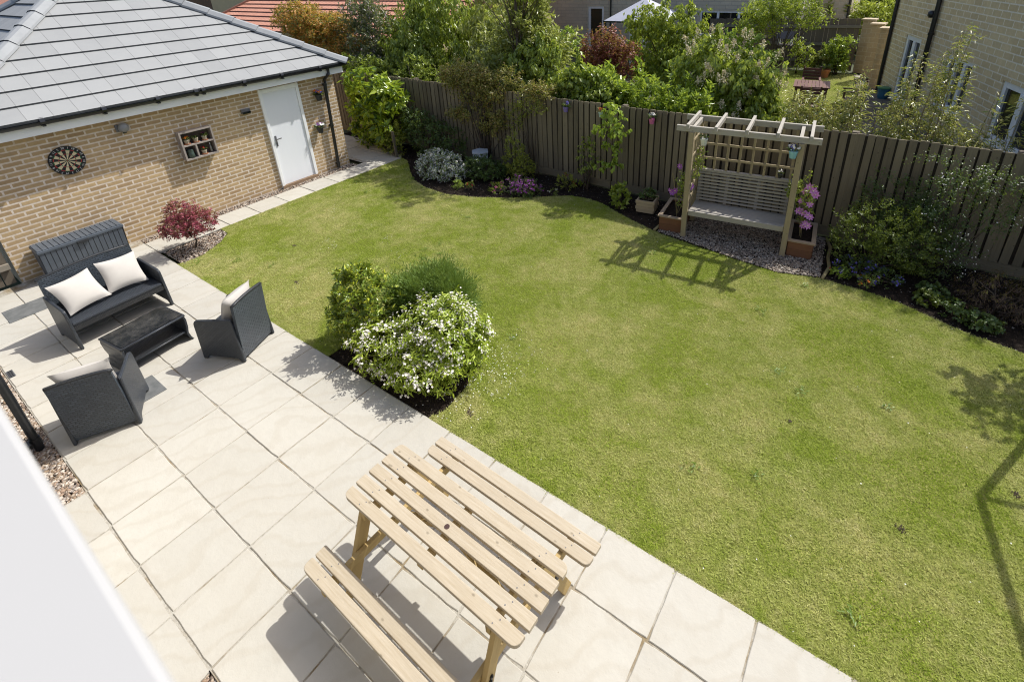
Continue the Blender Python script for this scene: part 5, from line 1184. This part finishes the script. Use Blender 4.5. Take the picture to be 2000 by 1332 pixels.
t = thing('old_fence', 'old grey board fence with two rails at the end of the next garden', 'fence', (0,20.55,0))
m = MB(); x = -2.0
while x < 3.5: w = random.uniform(.13,.16); m.bar((x,.02,0),(x,.02,1.78+.02*(x+2)+random.uniform(-.015,.015)),w-.008,.02,(0,1,0)); x += w
m.build('board_panel', MT['nb_fence'], t)
for z in (1.50,.86,.25): m = MB(); m.bar((-2,-.03,z),(3.5,-.03,z+.11),.05,.10); m.build('rail', wood('old_rail',(.24,.21,.16),(.17,.15,.115),False), t)
t = thing('dark_side_fence', 'dark side fence of the next garden left of the lawn', 'fence', (-.4,15.9,0)); m = MB()
y = -3.5
while y < 4.5: m.bar((.3+.1*y,y,0),(.3+.1*y,y,1.55+random.uniform(-.02,.02)),.02,.13,(0,1,0)); y += .14
m.build('board_panel', MT['nb_fence'], t); m = MB(); m.bar((-.02,-3.5,1.2),(.78,4.4,1.2),.05,.09); m.build('rail', MT['nb_fence'], t)
big('border_shrub', 'sunlit leafy shrub against the old board fence', 'shrub', (3.05,19.7,0), [(0,0,.60,.50,.4,.60),(.1,0,1.05,.3,.25,.35)], 300, 10, .10, .035, 'laurel', 80, 'up', .16, shoots=8, sl=.3)
big('silver_shrub', 'silvery grey small shrub left of the sunlit border shrub', 'shrub', (2.45,19.6,0), [(0,0,.40,.32,.3,.38)], 150, 10, .10, .04, 'mid2', 81, 'up', .12)
big('bare_apple_tree', 'thin open branched tree against the old board fence', 'tree', (1.75,19.4,0), [(0,0,1.05,.55,.3,.45),(.1,-.1,.55,.4,.3,.35)], 150, 8, .08, .035, 'tree', 82, 'any', .14, trunk=(0,0,.9,.03))
potplant('terracotta_pot', 'terracotta pot on the lawn at the foot of the border shrub', 'pot', (2.75,19.1,-.03), .17,.30, MT['terracotta'], None, leafn=40, ll=.16)
t = thing('bird_table', 'bird table with small dark pitched roof on a post by the old fence', 'bird table', (1.55,17.6,0)); m = MB(); m.bar((0,0,0),(0,0,1.25),.06,.06,(0,1,0)); m.build('post', MT['nb_fence'], t); m = MB(); m.span((-.22,-.18,1.25),(.22,.18,1.28)); m.build('tray', MT['nb_fence'], t)
m = MB(); m.quads([(-.26,-.24,1.50),(.26,-.24,1.50),(.26,0,1.72),(-.26,0,1.72),(.26,.24,1.50),(-.26,.24,1.50)], [(0,1,2,3),(3,2,4,5)]); m.build('roof', MT['black'], t, fix=False)
m = MB(); [m.bar((x,y,1.28),(x,y,1.56),.025,.025,(0,1,0)) for x in (-.2,.2) for y in (-.14,.14)]; m.build('upright', MT['white'], t)
t = thing('garden_bucket', 'blue lidded tub on paving beside the corner of the stone house', 'tub', (4.75,16.55,-.03)); m = MB(); m.lathe([(.13,0),(.17,.30),(.18,.31),(.16,.31),(.15,.05),(0,.05)], 16); m.build('tub', plain('blue_plastic', (.04,.16,.25), None, .5), t); m = MB(); m.lathe([(.19,.31),(.19,.335),(0,.35)], 16); m.build('lid', plain('green_lid', (.05,.22,.10), None, .5), t)

# ------------------------------------------------------------------ buildings beyond
def walled(m, x0, x1, z0, z1, ops, dep=.10):
    xs = sorted({x0,x1,*[v for o in ops for v in o[:2]]}); zs = sorted({z0,z1,*[v for o in ops for v in o[2:4]]})
    for a, b in zip(xs[:-1], xs[1:]):
        for c, d in zip(zs[:-1], zs[1:]):
            if any(o[0] <= a+1e-6 and b <= o[1]+1e-6 and o[2] <= c+1e-6 and d <= o[3]+1e-6 for o in ops): continue
            m.face([(a,0,c),(b,0,c),(b,0,d),(a,0,d)])
    for a, b, c, d in [o[:4] for o in ops]:
        m.face([(a,0,c),(a,dep,c),(a,dep,d),(a,0,d)]); m.face([(b,0,c),(b,0,d),(b,dep,d),(b,dep,c)]); m.face([(a,0,d),(b,0,d),(b,dep,d),(a,dep,d)]); m.face([(a,0,c),(a,dep,c),(b,dep,c),(b,0,c)])
def window(par, a, b, c, d, mull=(), rails=(), name='window', fw=.07):
    m = MB(); y0, y1 = .03, .09
    m.span((a,y0,c),(a+fw,y1,d)); m.span((b-fw,y0,c),(b,y1,d)); m.span((a+fw,y0,d-fw),(b-fw,y1,d)); m.span((a+fw,y0,c),(b-fw,y1,c+fw))
    for x in mull: m.span((x-fw*.7,y0-.01,c+fw),(x+fw*.7,y1,d-fw))
    for z in rails: m.span((a+fw,y0+.005,z-.03),(b-fw,y1,z+.03))
    f = m.build(name, MT['white'], par, bevel=.005)
    g_ = MB(); g_.span((a+fw*.5,.075,c+fw*.5),(b-fw*.5,.099,d-fw*.5)); g_.build('pane', MT['glass'], f)
    s = MB(); s.span((a-.04,-.04,c-.045),(b+.04,.03,c-.001)); s.build('sill', MT['white'] if name == 'window' else MT['stone'], f)
    return f
H = thing('stone_house', 'sandstone block house with white windows at the upper right', 'house', (4.58,17.5,-.05), math.atan2(-.944,.329))
ops = [(1.24,2.38,.14,1.95),(4.14,5.46,.66,1.84),(6.76,8.25,.58,1.76)]
m = MB(); walled(m, 0, 9.6, 0, 4.3, ops); m.face([(0,0,0),(0,0,4.3),(0,6,4.3),(0,6,0)]); m.face([(9.6,0,0),(9.6,6,0),(9.6,6,4.3),(9.6,0,4.3)]); m.face([(0,6,0),(0,6,4.3),(9.6,6,4.3),(9.6,6,0)]); m.build('wall', MT['stone'], H, fix=False)
m = MB(); m.quads([(-.3,-.3,4.3),(9.9,-.3,4.3),(9.9,6.3,4.3),(-.3,6.3,4.3),(-.3,3,6.4),(9.9,3,6.4)], [(0,1,5,4),(2,3,4,5),(0,4,3),(1,2,5)]); m.build('roof', MT['ridge'], H, fix=False)
window(H, *ops[0], mull=(1.84,), fw=.13); window(H, *ops[1], mull=(4.58,5.02), fw=.09); 
f = window(H, *ops[2], mull=(7.5,), fw=.12)
m = MB(); m.bar((7.6,-.05,.72),(7.6,-.05,.9),.02,.03,(0,1,0)); m.bar((7.40,-.02,.68),(7.62,-.06,.68),.03,.02); m.build('handle', MT['white'], f)
m = MB(); m.tube([(3.05,-.075,0),(3.05,-.075,4.3)], .055, 10); m.build('downpipe', MT['black'], H)
m = MB(); [m.tube([(3.05,-.075,z),(3.05,-.075,z+.06)], .068, 10) for z in (.3,1.2,2.15,3.0)]; m.build('pipe_bracket', MT['black'], H)
m = MB(); m.tube([(.04,-.06,0),(.04,-.06,4.3)], .05, 10); m.build('corner_pipe', MT['black'], H)
m = MB(); m.lathe([(.06,0),(.09,.05),(.085,.14),(.05,.17),(0,.17)], 12, (2.86,-.10,2.55)); m.build('lamp', MT['black'], H, smooth=True)
H = thing('far_stone_house', 'long pale stone house across the top behind the grey gazebo', 'house', (-11.4,22,-.05))
ops = [(2.6,3.5,.1,2.15),(8.4,10.9,.95,2.0)]
m = MB(); walled(m, 0, 12.6, 0, 5.4, ops); m.face([(0,0,0),(0,0,5.4),(0,6,5.4),(0,6,0)]); m.face([(12.6,0,0),(12.6,6,0),(12.6,6,5.4),(12.6,0,5.4)]); m.build('wall', MT['stone_far'], H, fix=False)
m = MB(); m.quads([(-.3,-.4,5.4),(12.9,-.4,5.4),(12.9,6.4,5.4),(-.3,6.4,5.4),(-.3,3,7.6),(12.9,3,7.6)], [(0,1,5,4),(2,3,4,5),(0,4,3),(1,2,5)]); m.build('roof', MT['redtile'], H, fix=False)
window(H, *ops[0], name='door_frame', fw=.12); window(H, *ops[1], mull=(9.2,10.1))
for x in (3.9,7.9): m = MB(); m.tube([(x,-.05,0),(x,-.05,5.4)], .04, 8); m.build('downpipe', MT['black'], H)
H = thing('left_stone_house', 'pale stone house end with dark downpipe at the top centre left', 'house', (-21.0,21.2,-.05))
m = MB(); walled(m, 0, 7.6, 0, 5.2, [(2.8,4.6,.9,2.0)]); m.face([(7.6,0,0),(7.6,6,0),(7.6,6,5.2),(7.6,0,5.2)]); m.build('wall', MT['stone_far'], H, fix=False); window(H, 2.8,4.6,.9,2.0, mull=(3.7,))
m = MB(); m.tube([(7.5,-.06,0),(7.5,-.06,5.2)], .055, 8); m.build('downpipe', MT['black'], H); m = MB(); m.quads([(-.3,-.4,5.2),(7.9,-.4,5.2),(7.9,6.4,5.2),(-.3,6.4,5.2),(-.3,3,7.2),(7.9,3,7.2)], [(0,1,5,4),(2,3,4,5),(0,4,3),(1,2,5)]); m.build('roof', MT['redtile'], H, fix=False)
# third: a stone gable at the top right of the far house
H = thing('stone_outbuilding', 'small pale stone gable with dark pipe right of the long stone house', 'building', (1.25,24.0,-.05)); m = MB(); m.span((0,0,0),(1.45,4,4.6)); m.build('wall', brickmat('pale_stone', (.62,.53,.40), (.54,.46,.34), (.70,.62,.5), .5,.16,.012,.3), H); m = MB(); m.tube([(1.40,-.05,0),(1.40,-.05,4.6)], .05, 8); m.build('downpipe', MT['black'], H)
t = thing('gazebo', 'grey canopied gazebo with white posts before the long stone house', 'gazebo', (-4.15,18.6,0))
m = MB(); w = 1.25; m.quads([(-w,-w,1.93),(w,-w,1.93),(w,w,1.93),(-w,w,1.93),(-.22,-.22,2.58),(.22,-.22,2.58),(.22,.22,2.58),(-.22,.22,2.58),(0,0,2.72)], [(0,1,5,4),(1,2,6,5),(2,3,7,6),(3,0,4,7),(4,5,8),(5,6,8),(6,7,8),(7,4,8)]); m.build('canopy', MT['gazebo'], t, fix=False)
m = MB(); [m.bar(a, b, .05, .06) for a, b in (((-w,-w,1.90),(w,-w,1.90)),((-w,w,1.90),(w,w,1.90)),((-w,-w,1.90),(-w,w,1.90)),((w,-w,1.90),(w,w,1.90)))]; m.build('frame', MT['black'], t)
for x, y, mt in ((-w+.04,-w+.04,'black'),(w-.04,-w+.04,'white'),(-w+.04,w-.04,'white'),(w-.04,w-.04,'white'),(0,-w+.04,'white'),(.55,-w+.04,'white')):
    m = MB(); m.bar((x,y,0),(x,y,1.9),.08,.08,(0,1,0)); m.build('post', MT[mt], t)
# red tiled roof beyond the garage
H = thing('red_roof_house', 'low house with red pantile roof beyond the garage', 'house', (0,0,0))
m = MB(); y = 10.4; k = 0; sl_ = .36; z0 = 1.86
while y < 19:
    a, b = y, y+.42; za, zb2 = z0+(a-10.4)*sl_, z0+(b-10.4)*sl_
    m.face([(-25,a,za+.05),(-8.8,a,za+.05),(-8.8,b+.05,zb2+.012),(-25,b+.05,zb2+.012)], 0, [(-25,a),(-8.8,a),(-8.8,b),(-25,b)]); m.face([(-25,a,za),(-8.8,a,za),(-8.8,a,za+.05),(-25,a,za+.05)], 1); y = b
m.build('roof', [MT['redtile'], MT['redlip']], H, fix=False)
m = MB(); m.span((-24.7,10.8,-.05),(-9.1,19.0,1.9)); m.build('wall', MT['cream'], H)
m = MB(); m.bar((-25.0,10.3,1.88),(-25.0,19.0,1.86+8.6*sl_+.06),.16,.12); m.build('verge', MT['redlip'], H)
H = thing('cream_house', 'cream rendered house wall behind the red pantile roof', 'house', (0,0,0)); m = MB(); m.span((-38,17.2,-.05),(-27,24,6.5)); m.build('wall', MT['cream'], H); m = MB(); m.span((-47,18,-.05),(-38.02,24,6.5)); m.build('side_wall', plain('brown_boarding', (.16,.10,.06), None, .9), H)
H = thing('distant_house', 'sliver of a red roofed cream house at the top left corner', 'house', (0,0,0)); m = MB(); m.span((-60,7.8,-.05),(-44.9,14,2.78)); m.build('wall', MT['cream'], H); m = MB(); m.span((-60,7.4,2.78),(-44.6,7.6,3.0)); m.build('fascia', MT['white'], H); m = MB(); m.quads([(-60,7.3,3.0),(-44.4,7.3,3.0),(-44.4,11,5.2),(-60,11,5.2)], [(0,1,2,3)]); m.build('roof', MT['redtile'], H, fix=False)
# sunlit hedge and trees at the back right
big('sunlit_hedge', 'sunlit yellow green overgrown hedge at the top right', 'hedge', (3.2,24.6,0), [(-1.4,0,.95,1.5,.8,.85),(.3,.2,1.05,1.5,.9,.9),(1.9,.2,1.05,1.6,.9,.95),(3.4,0,1.0,1.5,.9,.9)], 1100, 11, .15, .05, 'hedge', 90, 'up', .25, shoots=40, sl=.6)
big('back_tree', 'dark tree line piece behind the sunlit hedge, left', 'tree', (1.2,31,0), [(0,0,2.6,2.2,1.2,1.8)], 420, 11, .2, .09, 'dark', 91, 'any', .3, trunk=(0,0,2,.12), group='dark trees behind the sunlit hedge')
big('back_tree', 'dark tree behind the sunlit hedge, next to the stone house corner', 'tree', (4.6,30,0), [(0,0,2.7,2.4,1.2,1.9)], 420, 11, .2, .09, 'dark', 92, 'any', .3, trunk=(0,0,2,.12), group='dark trees behind the sunlit hedge')
